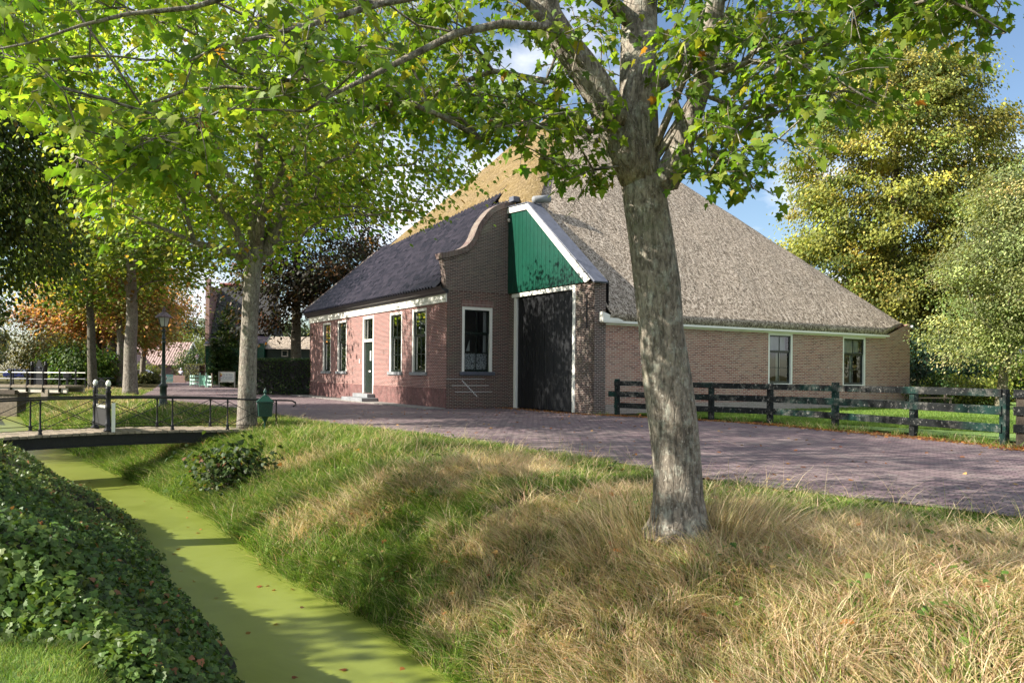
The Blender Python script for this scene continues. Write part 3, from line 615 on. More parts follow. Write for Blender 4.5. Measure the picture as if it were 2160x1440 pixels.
# gable boarding
def gtop(u): return 7.62 if u > -1.45 else 7.62 + (u + 1.45) * (7.62 - 4.44) / (5.16 - 1.45)
k = MB(); n = 39
for i in range(n):
    a = -5.14 * i / n; c = -5.14 * (i + 1) / n; a2, c2 = a - 0.004, c + 0.004; d = 0.07 + 0.004 * (i % 2)
    q = [(c2, 4.44), (a2, 4.44), (a2, max(gtop(a2), 4.45)), (c2, max(gtop(c2), 4.45))]
    k.prism([PC.p(x, z, d) for x, z in q], V3 * (d + 0.0))
k.build('gable_boarding', M['green'], house)
k = MB(); k.prism([PC.p(0, 4.43, 0), PC.p(-5.3, 4.43, 0), PC.p(-1.5, 7.6, 0), PC.p(0, 7.6, 0)], V3 * 0.12); k.build('gable_backing', M['dark'], house)
k = MB(); d = 0.13
k.prism([PC.p(*q, d) for q in ((0.12, 7.57), (0.12, 7.78), (-1.50, 7.70), (-1.405, 7.495))], V3 * 0.05)
k.prism([PC.p(*q, d) for q in ((-1.405, 7.494), (-1.502, 7.699), (-5.34, 4.50), (-5.15, 4.42), (-5.06, 4.42))], V3 * 0.05)
k.build('barge_board', M['white'], house, bevel=0.008)
k = MB()
k.hexa([W(0.1, VC - 0.16, 7.80), W(-1.52, VC - 0.16, 7.72), W(-1.52, VC + 0.5, 7.72), W(0.1, VC + 0.5, 7.80), W(0.1, VC - 0.16, 7.83), W(-1.5, VC - 0.16, 7.76), W(-1.5, VC + 0.5, 7.76), W(0.1, VC + 0.5, 7.83)])
k.hexa([W(-1.50, VC - 0.17, 7.70), W(-5.62, VC - 0.17, 4.36), W(-5.62, VC + 0.42, 4.36), W(-1.50, VC + 0.42, 7.70), W(-1.50, VC - 0.17, 7.762), W(-5.66, VC - 0.17, 4.41), W(-5.66, VC + 0.42, 4.41), W(-1.50, VC + 0.42, 7.762)])
k.build('lead_roof', M['lead'], house, bevel=0.01)
k = MB(); k.prism([W(u, VC + 0.34, z) for u, z in ((-1.5, 7.65), (-5.42, 4.43), (-5.42, 3.0), (-1.5, 6.6))], V3 * 0.14); k.build('cheek', M['lead'], house)
k = MB(); k.tube([W(-1.62, VC + 0.05, 7.84), W(-1.62, VC + 0.75, 7.95)], [0.13, 0.15], 10); k.build('ridge_tile', M['stone'], house, smooth=True)
k = MB(); k.lathe(PC.p(-0.12, 7.28, 0.12), [(0.001, -0.07), (0.05, -0.06), (0.06, 0), (0.05, 0.06), (0.001, 0.07)], 10); k.build('security_light', M['pale_wood'], house, smooth=True)
# --- side wall
DW = [(11.22, 12.66, 0.98, 3.02), (15.82, 17.38, 0.93, 3.02)]
VE = 20.62
k = MB(); wall_cells(k, PD, 3.20, VE, 0.34, 3.06, DW)
k.poly([PD.p(18.6, 3.06), PD.p(VE, 3.06), PD.p(VE, 3.72), PD.p(20.2, 3.6)]); k.build('side_wall', M['brick_side'], house, fix=False)
k = MB(); PD.box(k, 3.203, VE + 0.02, 0.0, 0.34, -0.2, 0.015); k.build('plinth', M['grey_plinth'], house)
st_d = dict(bot=True, mid=0.66, fw=0.10, drapes=[(0.0, 1.0, 0.68, 1.0), (0.52, 0.70, 0, 0.68)])
for a, b_, c, d in DW: window(PD, a, b_, c, d, st_d)
k = MB(); PD.box(k, 2.95, 18.75, 3.06, 3.14, -0.05, 0.22); PD.box(k, 3.205, 18.75, 3.00, 3.058, 0.002, 0.03); k.build('soffit_board', M['white'], house)
k = MB(); k.prism([PD.p(2.9, 3.10, 0.235), PD.p(3.75, 3.10, 0.235), PD.p(3.75, 3.16, 0.235), PD.p(2.9, 3.42, 0.235)], U3 * 0.22); k.build('eave_board', M['white'], house)
k = MB(); k.tube([PD.p(VE + 0.06, 3.58, 0.1), PD.p(VE + 0.06, 3.58, -1.5)], 0.07, 8); k.build('rain_gutter', M['white_wall'], house, smooth=True)
# far walls, never seen from the road but closing the house
k = MB(); k.quad(W(16.8, 0, 0), W(16.8, VE, 0), W(16.8, VE, 4.5), W(16.8, 0, 4.5)); k.quad(W(UD, VE, 0), W(16.8, VE, 0), W(16.8, VE, 3.7), W(UD, VE, 3.7)); k.build('rear_wall', M['brick_side'], house, fix=False)
# --- roof
ru = ray(1190, 214); den = ru @ U3; YA = (5.7 - (CAMP - O3) @ U3) / den; AP = CAMP + ru * YA
q = AP - O3; APU, APV, APZ = 5.7, float(q @ V3), float(AP[2])
EU, EZ = -5.72, 3.36            # thatch top edge on the side
def zD(u): return EZ + (u - EU) * (APZ - EZ) / (APU - EU)
def zA(v): return 4.56 + (v + 0.30) * (APZ - 4.56) / (APV + 0.30)
uL, zL0 = 17.0, 4.56
def zL(u): return zL0 + (uL - u) * (APZ - zL0) / (uL - APU)
vR, zR0 = 20.9, 4.0
def zR(v): return zR0 + (vR - v) * (APZ - zR0) / (vR - APV)
def smin(vals, k_=0.55):
    vals = np.stack(vals); m_ = vals.min(0); return m_ - k_ * np.log(np.exp(-(vals - m_) / k_).sum(0)) + 0.0
def roofz(u, v):
    u = np.asarray(u, float); v = np.asarray(v, float)
    z = smin([zA(v), zD(u), zL(u), zR(v)])
    # gentle unevenness of the reed
    return z + (fbm(u * 0.7 + 9, v * 0.7, 21) - 0.5) * 0.16 * np.clip((z - 3.3) / 2.0, 0.12, 1)
def patch(name, rows, m, lift=0.0, low_edge=None):
    """rows of (u,v) -> thatch surface, first row is the bottom edge; edge face dropped down"""
    k = MB(); R = []
    for r in rows:
        r = np.array(r); z = roofz(r[:, 0], r[:, 1]) + lift; R.append([W(a, b_, c) for (a, b_), c in zip(r, z)])
    if low_edge is not None:
        base = []; base2 = []
        for p in R[0]: base.append(p + low_edge[0]); base2.append(p + low_edge[1])
        R = [base2, base] + R
    return k.grid(R).build(name, m, house, smooth=True)
# side slope (grey reed)
rows = []; nr, nc = 90, 120
vhip = lambda u: (zD(u) - 4.56) / (APZ - 4.56) * (APV + 0.30) - 0.30        # hip with the front slope
vend = lambda u: vR - (zD(u) - zR0) / (APZ - zR0) * (vR - APV)              # hip with the back slope
for i in range(nr + 1):
    s_ = i / nr; u = EU + (APU - EU) * s_
    vl = max(VC + 0.48, vhip(u)) if u < -1.2 else max(vhip(u), VC + 0.30)
    vl = min(vl, APV); vr = max(min(vend(u), vR), APV); r = []
    for j in range(nc + 1):
        t_ = j / nc; vv = vl + (vr - vl) * t_; uu = u
        if s_ < 0.12:   # the far end of the eave is cut off obliquely, following the rising wall top
            lim = EU + max(0, vv - 18.4) * 0.27; uu = max(u, min(lim, EU + 0.62))
        r.append((uu, vv))
    rows.append(r)
patch('thatch_slope', rows, M['thatch'], low_edge=(-Z3 * 0.24 + U3 * 0.06, -Z3 * 0.22 + U3 * 0.50))
# front slope above the tiles (mossy reed)
pL = np.array([16.2, 0.35]); 
def onA(px, py, lift=0.0):
    # point of the front roof plane seen at a pixel
    n_ = -V3 * (APZ - 4.56) + Z3 * (APV + 0.30); n_ = n_ / np.linalg.norm(n_); o_ = W(0, -0.30, 4.56 + lift)
    d_ = ray(px, py); x_ = CAMP + d_ * (((o_ - CAMP) @ n_) / (d_ @ n_)); q_ = x_ - O3; return float(q_ @ U3), float(q_ @ V3)
lr = onA(1066, 410); ll = onA(820, 526)
LU = [-1.7, 0.0, 1.15, 1.6, 1.85, 2.05, 12.0, 17.0]; LV = [3.02, 2.98, 3.0, 3.14, 3.45, 3.66, 2.65, 2.14]
def ledge(u): return float(np.interp(u, LU, LV))   # v of the lower reed edge
uhl = lambda v: uL - (zA(v) - zL0) / (APZ - zL0) * (uL - APU)
rows = []; nr, nc = 60, 110
u_r0 = -1.55
for i in range(nr + 1):
    s_ = i / nr; r = []
    for j in range(nc + 1):
        t_ = j / nc; t_ = t_ ** 1.5
        # bottom edge point and top (hip/apex) point are joined up the slope
        uL_ = ll[0] + 1.2; ub = u_r0 + (uL_ - u_r0) * t_
        vb = ledge(ub)
        # clamp to the hips
        u = ub + (APU - ub) * s_; v = vb + (APV - vb) * s_
        r.append((u, v))
    rows.append(r)
patch('mossy_thatch', rows, M['thatch_moss'], lift=0.20, low_edge=(-Z3 * 0.26 + V3 * 0.05, -Z3 * 0.20 + V3 * 0.45))
# left and back slopes
rows = []
for i in range(25):
    s_ = i / 24; rows.append([(uL + (APU - uL) * s_, (-0.3 + (vR + 0.3) * j / 24) + (APV - (-0.3 + (vR + 0.3) * j / 24)) * s_) for j in range(25)])
patch('rear_thatch', rows, M['thatch'])
rows = []
for i in range(25):
    s_ = i / 24; rows.append([((EU + (uL - EU) * j / 24) + (APU - (EU + (uL - EU) * j / 24)) * s_, vR + (APV - vR) * s_) for j in range(25)])
patch('rear_thatch', rows, M['thatch'])
# ridge cap of reed and small chimney
k = MB(); k.tube([W(APU + 0.5, APV - 0.6, APZ - 1.5), W(APU + 0.2, APV - .2, APZ - 0.95), W(APU - 0.1, APV + 0.3, APZ - 0.95), W(APU - .5, APV + 0.9, APZ - 1.5)], [0.45, 0.62, 0.62, 0.4], 14); k.build('ridge_cap', M['thatch'], house, smooth=True)
cu_, cv_ = onA(1109, 300)
k = MB(); k.box(W(cu_, cv_ + .15, zA(cv_) + 0.35), 0.75, 0.75, 1.6, U3, V3); k.box(W(cu_, cv_ + .15, zA(cv_) + 1.2), 0.88, 0.88, 0.1, U3, V3); k.build('chimney', M['brick_side'], house)
# glazed pantiles: S-shaped pans in overlapping courses
k = MB(); tw, tl = 0.26, 0.34
sl = math.hypot(APV + 0.30, APZ - 4.56); dv, dz = (APV + 0.30) / sl, (APZ - 4.56) / sl; nrm = -V3 * dz + Z3 * dv
smax = (max(lr[1], ll[1]) + 0.30) / dv + 0.6; ncourse = int(smax / tl) + 1; ncol = int(16.7 / tw); sub = 6
prof = [0.0, 0.10, 0.135, 0.10, 0.02, -0.012, 0.0]
VV = []; FF = []; base = 0
uu0 = 0.40
for j in range(ncourse):
    for e in (0, 1):
        t_ = (j + e * 1.04) * tl; lift = 0.016 * (1 - e) + 0.004
        for i in range(ncol * sub + 1):
            u = uu0 + i * tw / sub; vv = -0.33 + t_ * dv
            uh = uL - (t_ * dz) / ((APZ - zL0) / (uL - APU)) if t_ > 0 else uL
            u = min(u, uh)
            jit = 0.010 * (_h(np.array([i // sub]), np.array([j]), 5)[0] - 0.5)
            VV.append(W(u, vv, 4.50 + t_ * dz) + nrm * (prof[i % sub] + lift + jit))
    m_ = ncol * sub + 1
    for i in range(ncol * sub):
        a = base + i; FF.append((a, a + 1, a + m_ + 1, a + m_))
    # front lip of each course
    base += 2 * m_
for j in range(1, ncourse):
    m_ = ncol * sub + 1; a0_ = (j - 1) * 2 * m_ + m_; b0_ = j * 2 * m_
    for i in range(ncol * sub): FF.append((a0_ + i, a0_ + i + 1, b0_ + i + 1, b0_ + i))
VV = np.array(VV); keep = []
for f_ in FF:
    p = VV[list(f_)]; c_ = p.mean(0); q_ = c_ - O3; uc, vc = float(q_ @ U3), float(q_ @ V3)
    if np.linalg.norm(np.cross(p[2] - p[0], p[3] - p[1])) < 1e-5: continue
    if vc > ledge(uc) + 0.30 or (uc < 2.1 and vc > 2.95): continue
    keep.append(f_)
k.v = [tuple(p) for p in VV]; k.f = keep; k.n = len(VV); k.build('tiled_roof', M['glazed_tile'], house, smooth=False, fix=False)
# tile underlay, hip tiles
k = MB(); hz = 4.47
e_ = lambda u, v: W(u, v, zA(v) - 0.12)
k.poly([e_(0.3, -0.28), e_(16.8, -0.28), e_(uhl(2.3) - 0.3, 2.3), e_(1.8, 3.3), e_(1.3, 2.9), e_(0.3, 2.9)]); k.build('roof_underlay', M['dark'], house, fix=False)
k = MB(); pts = [W(uL - 0.02 + (APU - uL) * s_, -0.33 + (APV + .33) * s_, 4.60 + (APZ - 4.56) * s_) for s_ in np.linspace(0, (ll[1] + .3) / (APV + .3) * 1.02, 30)]
k.tube(pts, 0.10, 8); k.build('hip_tiles', M['coping'], house, smooth=True)
# ------------------------------------------------------------------ things along the road
def tz(x, y): return float(terrain(np.array([float(x)]), np.array([float(y)]))[0])
def at(p, z): return np.array([p[0], p[1], z], float)
# --- three-rail fence round the lawn
FP = [np.array(p) for p in ((3.45, 25.6), (4.75, 24.55), (5.97, 23.4), (7.30, 22.1), (8.29, 20.04), (9.21, 17.92), (10.05, 15.95))]
fence = thing('board_fence', 'black three-rail board fence with white lichen between brick road and lawn', 'fence', (7.3, 22.1, 0))
for i, p in enumerate(FP):
    d = FP[min(i + 1, len(FP) - 1)] - FP[max(i - 1, 0)]; d = d / np.hypot(*d); nn = np.array([-d[1], d[0], 0]); dd = np.array([d[0], d[1], 0])
    if nn[0] * -p[0] + nn[1] * -p[1] < 0: nn = -nn
    k = MB(); h = 1.13 + (0.07 if i in (0, 4) else 0.0) - 0.05 * (i == 5)
    c = np.array([p[0], p[1], 0]); k.box(c + Z3 * (h / 2 - 0.1), 0.14, 0.14, h + 0.2, dd, nn)
    k.build('post', M['fence_board'], fence, bevel=0.012)
for i in range(len(FP) - 1):
    a, b_ = FP[i], FP[i + 1]; d = (b_ - a) / np.hypot(*(b_ - a)); nn = np.array([-d[1], d[0]])
    if nn @ (-a) < 0: nn = -nn
    off = nn * 0.095
    for j, (z0, z1) in enumerate(((0.26, 0.43), (0.61, 0.79), (0.97, 1.13))):
        k = MB(); e = 0.06 if i == 0 else -0.004; sag = 0.015 * math.sin(i * 2.3 + j); n = 6
        A = np.array([*(a + off - d * e), (z0 + z1) / 2 + 0.01 * math.sin(i * 5 + j)]); B = np.array([*(b_ + off + d * 0.0), (z0 + z1) / 2 + 0.01 * math.sin(i * 5 + 5 + j)])
        if i == 0 and j == 1: A = A - np.array([*d, 0]) * 0.22
        k.beam(A, B, 0.035, (z1 - z0)); k.build('rail', M['fence_board'], fence, bevel=0.006)
# gate beyond the last post, running on to the right
g0 = np.array([10.13, 15.82]); g1 = np.array([12.2, 14.9]); gate = thing('field_gate', 'lichen-spotted wooden field gate at the right end of the board fence', 'gate', (g0[0], g0[1], 0))
gd = (g1 - g0) / np.hypot(*(g1 - g0)); gn = np.array([gd[1], -gd[0]])
for j, (z0, z1) in enumerate(((0.26, 0.43), (0.61, 0.79), (0.96, 1.13))):
    k = MB(); k.beam([*(g0 + gn * 0.09), (z0 + z1) / 2], [*(g1 + gn * 0.09), (z0 + z1) / 2], 0.035, z1 - z0); k.build('rail', M['fence_board'], gate, bevel=0.006)
for q in (0.17, 2.1):
    k = MB(); c = g0 + gd * q; k.box([c[0], c[1], 0.46], 0.2, 0.16, 1.12, [*gd, 0], [*gn, 0]); k.build('post', M['timber_dark'], gate, bevel=0.012)
for z0, z1 in ((0.05, 0.22), (0.50, 0.62), (0.82, 0.93)):
    k = MB(); k.beam([*(g0 + gd * .27 - gn * 0.06), (z0 + z1) / 2], [*(g1 - gd * .2 - gn * 0.06), (z0 + z1) / 2], 0.03, z1 - z0); k.build('board', M['timber_dark'], gate, bevel=0.006)
# --- iron footbridge over the ditch
R0 = np.array([-6.22, 20.32]); bdir = np.array([-0.765, -0.644]); bn = np.array([0.644, -0.765])   # bn points to the near rail
DZ = -0.12
def bp(a, s_, z): return np.array([*(R0 + bdir * a + bn * s_), z])
def deckz(a): return DZ + 0.12 * math.sin(math.pi * np.clip(a / 8.2, 0, 1))
BR = thing('footbridge', 'iron footbridge with plank deck and crossed rail braces over the green ditch', 'bridge', bp(0, 0, DZ))
Wd = 0.62; LN = 8.2
k = MB(); n = 62; 
for i in range(n):
    a = -0.25 + (LN + 0.4) * i / n; a1 = a + (LN + 0.4) / n - 0.012; jz = 0.006 * ((i * 5) % 3); e = 0.02 * ((i * 7) % 4)
    k.hexa([bp(a, -Wd - e, deckz(a) - 0.05), bp(a, Wd + 0.05 + e, deckz(a) - 0.05), bp(a1, Wd + 0.05 + e, deckz(a1) - 0.05), bp(a1, -Wd - e, deckz(a1) - 0.05), bp(a, -Wd - e, deckz(a) + jz), bp(a, Wd + 0.05 + e, deckz(a) + jz), bp(a1, Wd + 0.05 + e, deckz(a1) + jz), bp(a1, -Wd - e, deckz(a1) + jz)])
k.build('deck', M['timber'], BR)
for s_ in (-Wd + 0.05, Wd - 0.05):
    k = MB(); m_ = 20
    for i in range(m_):
        a, a1 = 0.35 + (LN - 0.5) * i / m_, 0.35 + (LN - 0.5) * (i + 1) / m_
        for (w_, zt, zb) in ((0.02, -0.06, -0.30), (0.10, -0.055, -0.075), (0.10, -0.285, -0.305)):
            k.hexa([bp(a, s_ - w_ / 2, deckz(a) + zb), bp(a, s_ + w_ / 2, deckz(a) + zb), bp(a1, s_ + w_ / 2, deckz(a1) + zb), bp(a1, s_ - w_ / 2, deckz(a1) + zb), bp(a, s_ - w_ / 2, deckz(a) + zt), bp(a, s_ + w_ / 2, deckz(a) + zt), bp(a1, s_ + w_ / 2, deckz(a1) + zt), bp(a1, s_ - w_ / 2, deckz(a1) + zt)])
    k.build('girder', M['black_iron'], BR)
k = MB(); k.prism([bp(0.10, -0.7, -0.18), bp(0.45, -0.7, -0.18), bp(0.45, -0.7, -1.0), bp(0.10, -0.7, -1.0)], np.array([*bn, 0]) * 1.35); k.build('abutment', M['timber_dark'], BR, bevel=0.02)
posts = [0.15, 1.38, 2.66, 4.02, 5.32, 6.6, 7.9]; RH = 0.745
for s_, sd in ((Wd - 0.02, 1), (-Wd + 0.02, -1)):
    rl = MB(); pth = [bp(a, s_, deckz(a) + RH) for a in np.linspace(8.2, -0.12, 26)]
    if sd == 1: pth += [bp(-0.27, s_, DZ + RH - 0.01), bp(-0.36, s_, DZ + RH - 0.06), bp(-0.37, s_, DZ + RH - 0.12), bp(-0.30, s_, DZ + RH - 0.155)]
    rl.tube(pth, 0.021, 8); rl.build('handrail', M['black_iron'], BR, smooth=True)
    for a in posts:
        if a == 4.02: continue
        k = MB(); z = deckz(a); k.lathe(bp(a, s_, z), [(0.045, 0), (0.045, 0.03), (0.03, 0.06), (0.045, 0.10), (0.022, 0.14), (0.018, 0.30), (0.017, RH - 0.12), (0.026, RH - 0.09), (0.020, RH - 0.05), (0.02, RH)], 10); k.build('baluster', M['black_iron'], BR, smooth=True)
    k = MB()
    for a, c in zip(posts[:-1], posts[1:]):
        k.tube([bp(a, s_, deckz(a) + 0.10), bp(c, s_, deckz(c) + RH - 0.05)], 0.0085, 5); k.tube([bp(a, s_ + 0.012, deckz(a) + RH - 0.05), bp(c, s_ + 0.012, deckz(c) + 0.10)], 0.0085, 5)
    k.tube([bp(a, s_, deckz(a) + 0.11) for a in posts], 0.007, 5); k.build('brace', M['black_iron'], BR)
# iron gate on the bridge
GT = thing('bridge_gate', 'narrow black iron gate with white ball finials standing across the footbridge', 'gate', bp(4.02, 0, deckz(4.02)))
for s_ in (Wd - 0.02, -Wd + 0.02):
    k = MB(); z = deckz(4.02); k.lathe(bp(4.02, s_, z), [(0.09, 0), (0.09, 0.05), (0.05, 0.09), (0.08, 0.15), (0.055, 0.2), (0.05, 0.5), (0.065, 0.54), (0.05, 0.58), (0.055, 0.85), (0.07, 0.88), (0.035, 0.93), (0.07, 0.97), (0.03, 1.0)], 12); pn = k.build('post', M['black_iron'], GT, smooth=True)
    k = MB(); k.lathe(bp(4.02, s_, z), [(0.02, 1.0), (0.045, 1.02), (0.055, 1.06), (0.045, 1.11), (0.015, 1.14)], 12); k.build('finial', M['white'], pn, smooth=True)
k = MB(); z = deckz(4.02)
for zz in (0.12, 0.50, 0.80): k.beam(bp(4.02, -Wd + 0.07, z + zz), bp(4.02, Wd - 0.07, z + zz), 0.03, 0.025)
for i in range(9):
    s_ = -Wd + 0.14 + i * 0.12; k.tube([bp(4.02, s_, z + 0.5), bp(4.02, s_, z + 1.0 + 0.10 * math.sin(i / 8 * math.pi))], 0.008, 5); k.lathe(bp(4.02, s_, z + 1.0 + 0.10 * math.sin(i / 8 * math.pi)), [(0.004, 0), (0.018, 0.02), (0.002, 0.08)], 6)
lf = k.build('gate_leaf', M['black_iron'], GT)
k = MB(); k.prism([bp(4.035, -Wd + 0.1, z + 0.13), bp(4.035, Wd - 0.1, z + 0.13), bp(4.035, Wd - 0.1, z + 0.49), bp(4.035, -Wd + 0.1, z + 0.49)], np.array([*bdir, 0]) * -0.012); k.build('panel', M['dark'], lf)
k = MB()
for i in range(8): s_ = -Wd + 0.2 + i * 0.12; k.box(bp(4.02, s_, z + 0.545), 0.02, 0.03, 0.085, [*bdir, 0], [*bn, 0])
k.beam(bp(4.02, -Wd + 0.15, z + 0.545), bp(4.02, Wd - 0.15, z + 0.545), 0.008, 0.02); k.build('spear_row', M['white'], lf)
k = MB(); k.box(bp(3.93, Wd + 0.045, z + 0.30), 0.075, 0.03, 0.68, [*bdir, 0], [*bn, 0]); k.build('marker_board', M['white'], GT, bevel=0.004)
# --- cast iron letter box on its stem at the bridge end
mb = bp(0.55, Wd + 0.24, 0); mz = -0.20
MBX = thing('letter_box', 'ornate green cast-iron letter box on a slender stem at the bridge end', 'letter box', (mb[0], mb[1], mz))
k = MB(); k.lathe((mb[0], mb[1], mz), [(0.075, -0.25), (0.075, 0.03), (0.05, 0.06), (0.038, 0.12), (0.03, 0.2), (0.028, 0.36), (0.045, 0.39), (0.06, 0.42), (0.10, 0.50), (0.13, 0.515)], 14); k.build('stem', M['iron_green'], MBX, smooth=True)
ax = np.array([0.93, 0.37, 0]); ay = np.array([-0.37, 0.93, 0]); c = np.array([mb[0], mb[1], mz])
k = MB(); 
def ring(hw, hd, z): return [c + ax * sx * hw + ay * sy * hd + Z3 * z for sx, sy in ((-1, -1), (1, -1), (1, 1), (-1, 1))]
k.hexa(ring(0.175, 0.15, 0.516) + ring(0.205, 0.175, 0.91)); bx = k.build('box', M['iron_green'], MBX, bevel=0.012)
k = MB(); k.hexa(ring(0.235, 0.2, 0.912) + ring(0.235, 0.2, 0.945)); k.hexa(ring(0.225, 0.19, 0.946) + ring(0.07, 0.06, 1.10)); k.lathe(c, [(0.075, 1.10), (0.04, 1.13), (0.03, 1.16), (0.055, 1.20), (0.05, 1.24), (0.03, 1.265), (0.012, 1.30), (0.003, 1.34)], 10); k.build('roof', M['iron_green'], MBX, bevel=0.008)
k = MB(); 
for q in ((-0.13, 0.13, 0.60, 0.615), (-0.13, 0.13, 0.80, 0.815), (-0.13, -0.115, 0.615, 0.80), (0.115, 0.13, 0.615, 0.80), (-0.07, 0.07, 0.84, 0.87)):
    fz = lambda z: -0.15 - 0.025 * (z - 0.516) / 0.394
    k.hexa([c + ax * x + ay * (fz(z) - d) + Z3 * z for x, z, d in ((q[0], q[2], 0.012), (q[1], q[2], 0.012), (q[1], q[2], 0.0), (q[0], q[2], 0.0), (q[0], q[3], 0.012), (q[1], q[3], 0.012), (q[1], q[3], 0.0), (q[0], q[3], 0.0))])
for i in range(5): 
    an = i * 1.26; k.tube([c + ax * (0.05 * math.cos(an)) + ay * -0.165 + Z3 * (0.70 + 0.045 * math.sin(an)), c + ax * (0.075 * math.cos(an + .8)) + ay * -0.17 + Z3 * (0.70 + 0.06 * math.sin(an + .8))], 0.009, 5)
k.build('relief', M['iron_green'], bx)
for o_ in [MBX] : o_.scale = (0.87, 0.87, 0.87)
# --- street lamps
def street_lamp(x, y, z, label):
    b0 = (x, y, z); T = thing('street_lamp', label, 'street lamp', b0, 'green lantern posts along the street')
    k = MB(); k.lathe(b0, [(0.17, -0.2), (0.17, 0.10), (0.145, 0.14), (0.14, 0.30), (0.125, 0.34), (0.12, 0.72), (0.15, 0.78), (0.155, 0.83), (0.10, 0.88), (0.085, 0.95), (0.07, 1.5), (0.055, 2.35), (0.085, 2.38), (0.085, 2.42), (0.05, 2.46), (0.05, 2.5), (0.11, 2.53), (0.055, 2.56), (0.045, 2.78), (0.075, 2.82), (0.03, 2.90)], 14); k.build('post', M['lamp_green'], T, smooth=True)
    k = MB()
    for an in (0.4, 1.97, 3.54, 5.11):
        e = np.array([math.cos(an), math.sin(an), 0]); k.tube([np.array(b0) + Z3 * 2.80 + e * 0.05, np.array(b0) + Z3 * 2.84 + e * 0.14, np.array(b0) + Z3 * 2.93 + e * 0.15, np.array(b0) + Z3 * 2.98 + e * 0.09], 0.012, 5)
    k.build('bracket', M['lamp_green'], T)
    k = MB(); k.lathe(b0, [(0.125, 2.985), (0.215, 3.30)], 6); ln_ = k.build('lantern', M['milk_glass'], T)
    k = MB(); 
    for i in range(6):
        an = 2 * math.pi * i / 6; e = np.array([math.cos(an), math.sin(an), 0]); k.tube([np.array(b0) + Z3 * 2.985 + e * 0.128, np.array(b0) + Z3 * 3.30 + e * 0.218], 0.011, 4)
    k.lathe(b0, [(0.135, 2.96), (0.135, 2.985)], 6); k.build('frame', M['black_iron'], ln_)
    k = MB(); k.lathe(b0, [(0.30, 3.30), (0.30, 3.325), (0.22, 3.40), (0.09, 3.50), (0.06, 3.53), (0.06, 3.57), (0.085, 3.59), (0.03, 3.63), (0.045, 3.66), (0.002, 3.74)], 12); k.build('cap', M['copper'], T)
    return T
street_lamp(-12.83, 28.8, -0.02, 'tall green street lamp with copper cap standing in the grass behind the footbridge')
lp = G(418, 800, -0.2); street_lamp(-41.5, 103, -0.27, 'distant street lamp beside the brick-edged barn, far down the street')
# --- sign board by the conifer
sb = G(478.5, 816, 0); sd = np.array([1, -0.13, 0]); sd /= np.linalg.norm(sd); sn = np.array([-sd[1], sd[0], 0]) * -1
SG = thing('sign_board', 'white sign board with dark blue lettering on two posts in front of the conifer', 'sign', sb)
def sp(a, z, d=0): return sb + sd * a + sn * d + Z3 * z
k = MB(); k.box(sp(0, 0.80), 1.24, 0.04, 0.76, sd, sn); k.build('panel', M['white'], SG)
k = MB()
for a in (-0.66, 0.66): k.box(sp(a, 0.60), 0.07, 0.07, 1.24, sd, sn)
for z in (0.395, 1.205): k.box(sp(0, z), 1.245, 0.06, 0.06, sd, sn)
k.build('post', M['pale_wood'], SG)
k = MB(); k.box(sp(-0.57, 0.80, 0.024), 0.07, 0.006, 0.74, sd, sn); k.build('dark_strip', M['rust'], SG)
mt, t_, b_ = mat('sign_yellow'); b_.inputs['Base Color'].default_value = (0.75, 0.5, 0.06, 1); mr, t_, b_ = mat('sign_red'); b_.inputs['Base Color'].default_value = (0.4, 0.03, 0.05, 1)
mb_, t_, b_ = mat('sign_blue'); b_.inputs['Base Color'].default_value = (0.03, 0.03, 0.16, 1)
k = MB(); k.lathe(sp(-0.46, 0.93, 0.025), [(0.001, 0.0), (0.05, 0.0), (0.065, 0.05), (0.05, 0.12), (0.001, 0.14)], 8); k.build('emblem', mt, SG)
k = MB(); k.box(sp(-0.46, 0.87, 0.026), 0.13, 0.006, 0.09, sd, sn); k.build('emblem', mr, SG)
def text(parent, body, pos, size, m, xd, nd):
    cu = bpy.data.curves.new('lettering', 'FONT'); cu.body = body; cu.size = size; cu.extrude = 0.002
    tmp = bpy.data.objects.new('t', cu); COL.objects.link(tmp); dg = bpy.context.evaluated_depsgraph_get(); me = bpy.data.meshes.new_from_object(tmp.evaluated_get(dg))
    bpy.data.objects.remove(tmp); me.materials.clear(); me.materials.append(m)
    xd = Vector(xd); nd = Vector(nd); zd = Vector((0, 0, 1))
    base = Vector(parent['_base'])
    for v_ in me.vertices: v_.co = Vector(pos) + xd * v_.co.x + zd * v_.co.y + nd * v_.co.z - base
    o = link('lettering', me, parent); o['_base'] = list(parent['_base']); return o
text(SG, 'Van der Meule', sp(-0.36, 0.95, 0.024), 0.145, mb_, sd, sn)
k = MB()
for a, b2, z, h in ((-0.36, -0.12, 0.83, 0.06), (-0.09, 0.10, 0.83, 0.06), (0.13, 0.50, 0.83, 0.06), (-0.50, -0.40, 0.70, 0.045), (-0.36, -0.26, 0.70, 0.045), (-0.14, 0.02, 0.70, 0.045), (0.06, 0.42, 0.70, 0.045), (-0.52, 0.55, 0.62, 0.012)): k.box(sp((a + b2) / 2, z, 0.024), b2 - a, 0.003, h * 0.6, sd, sn)
k.build('small_print', mb_, SG)
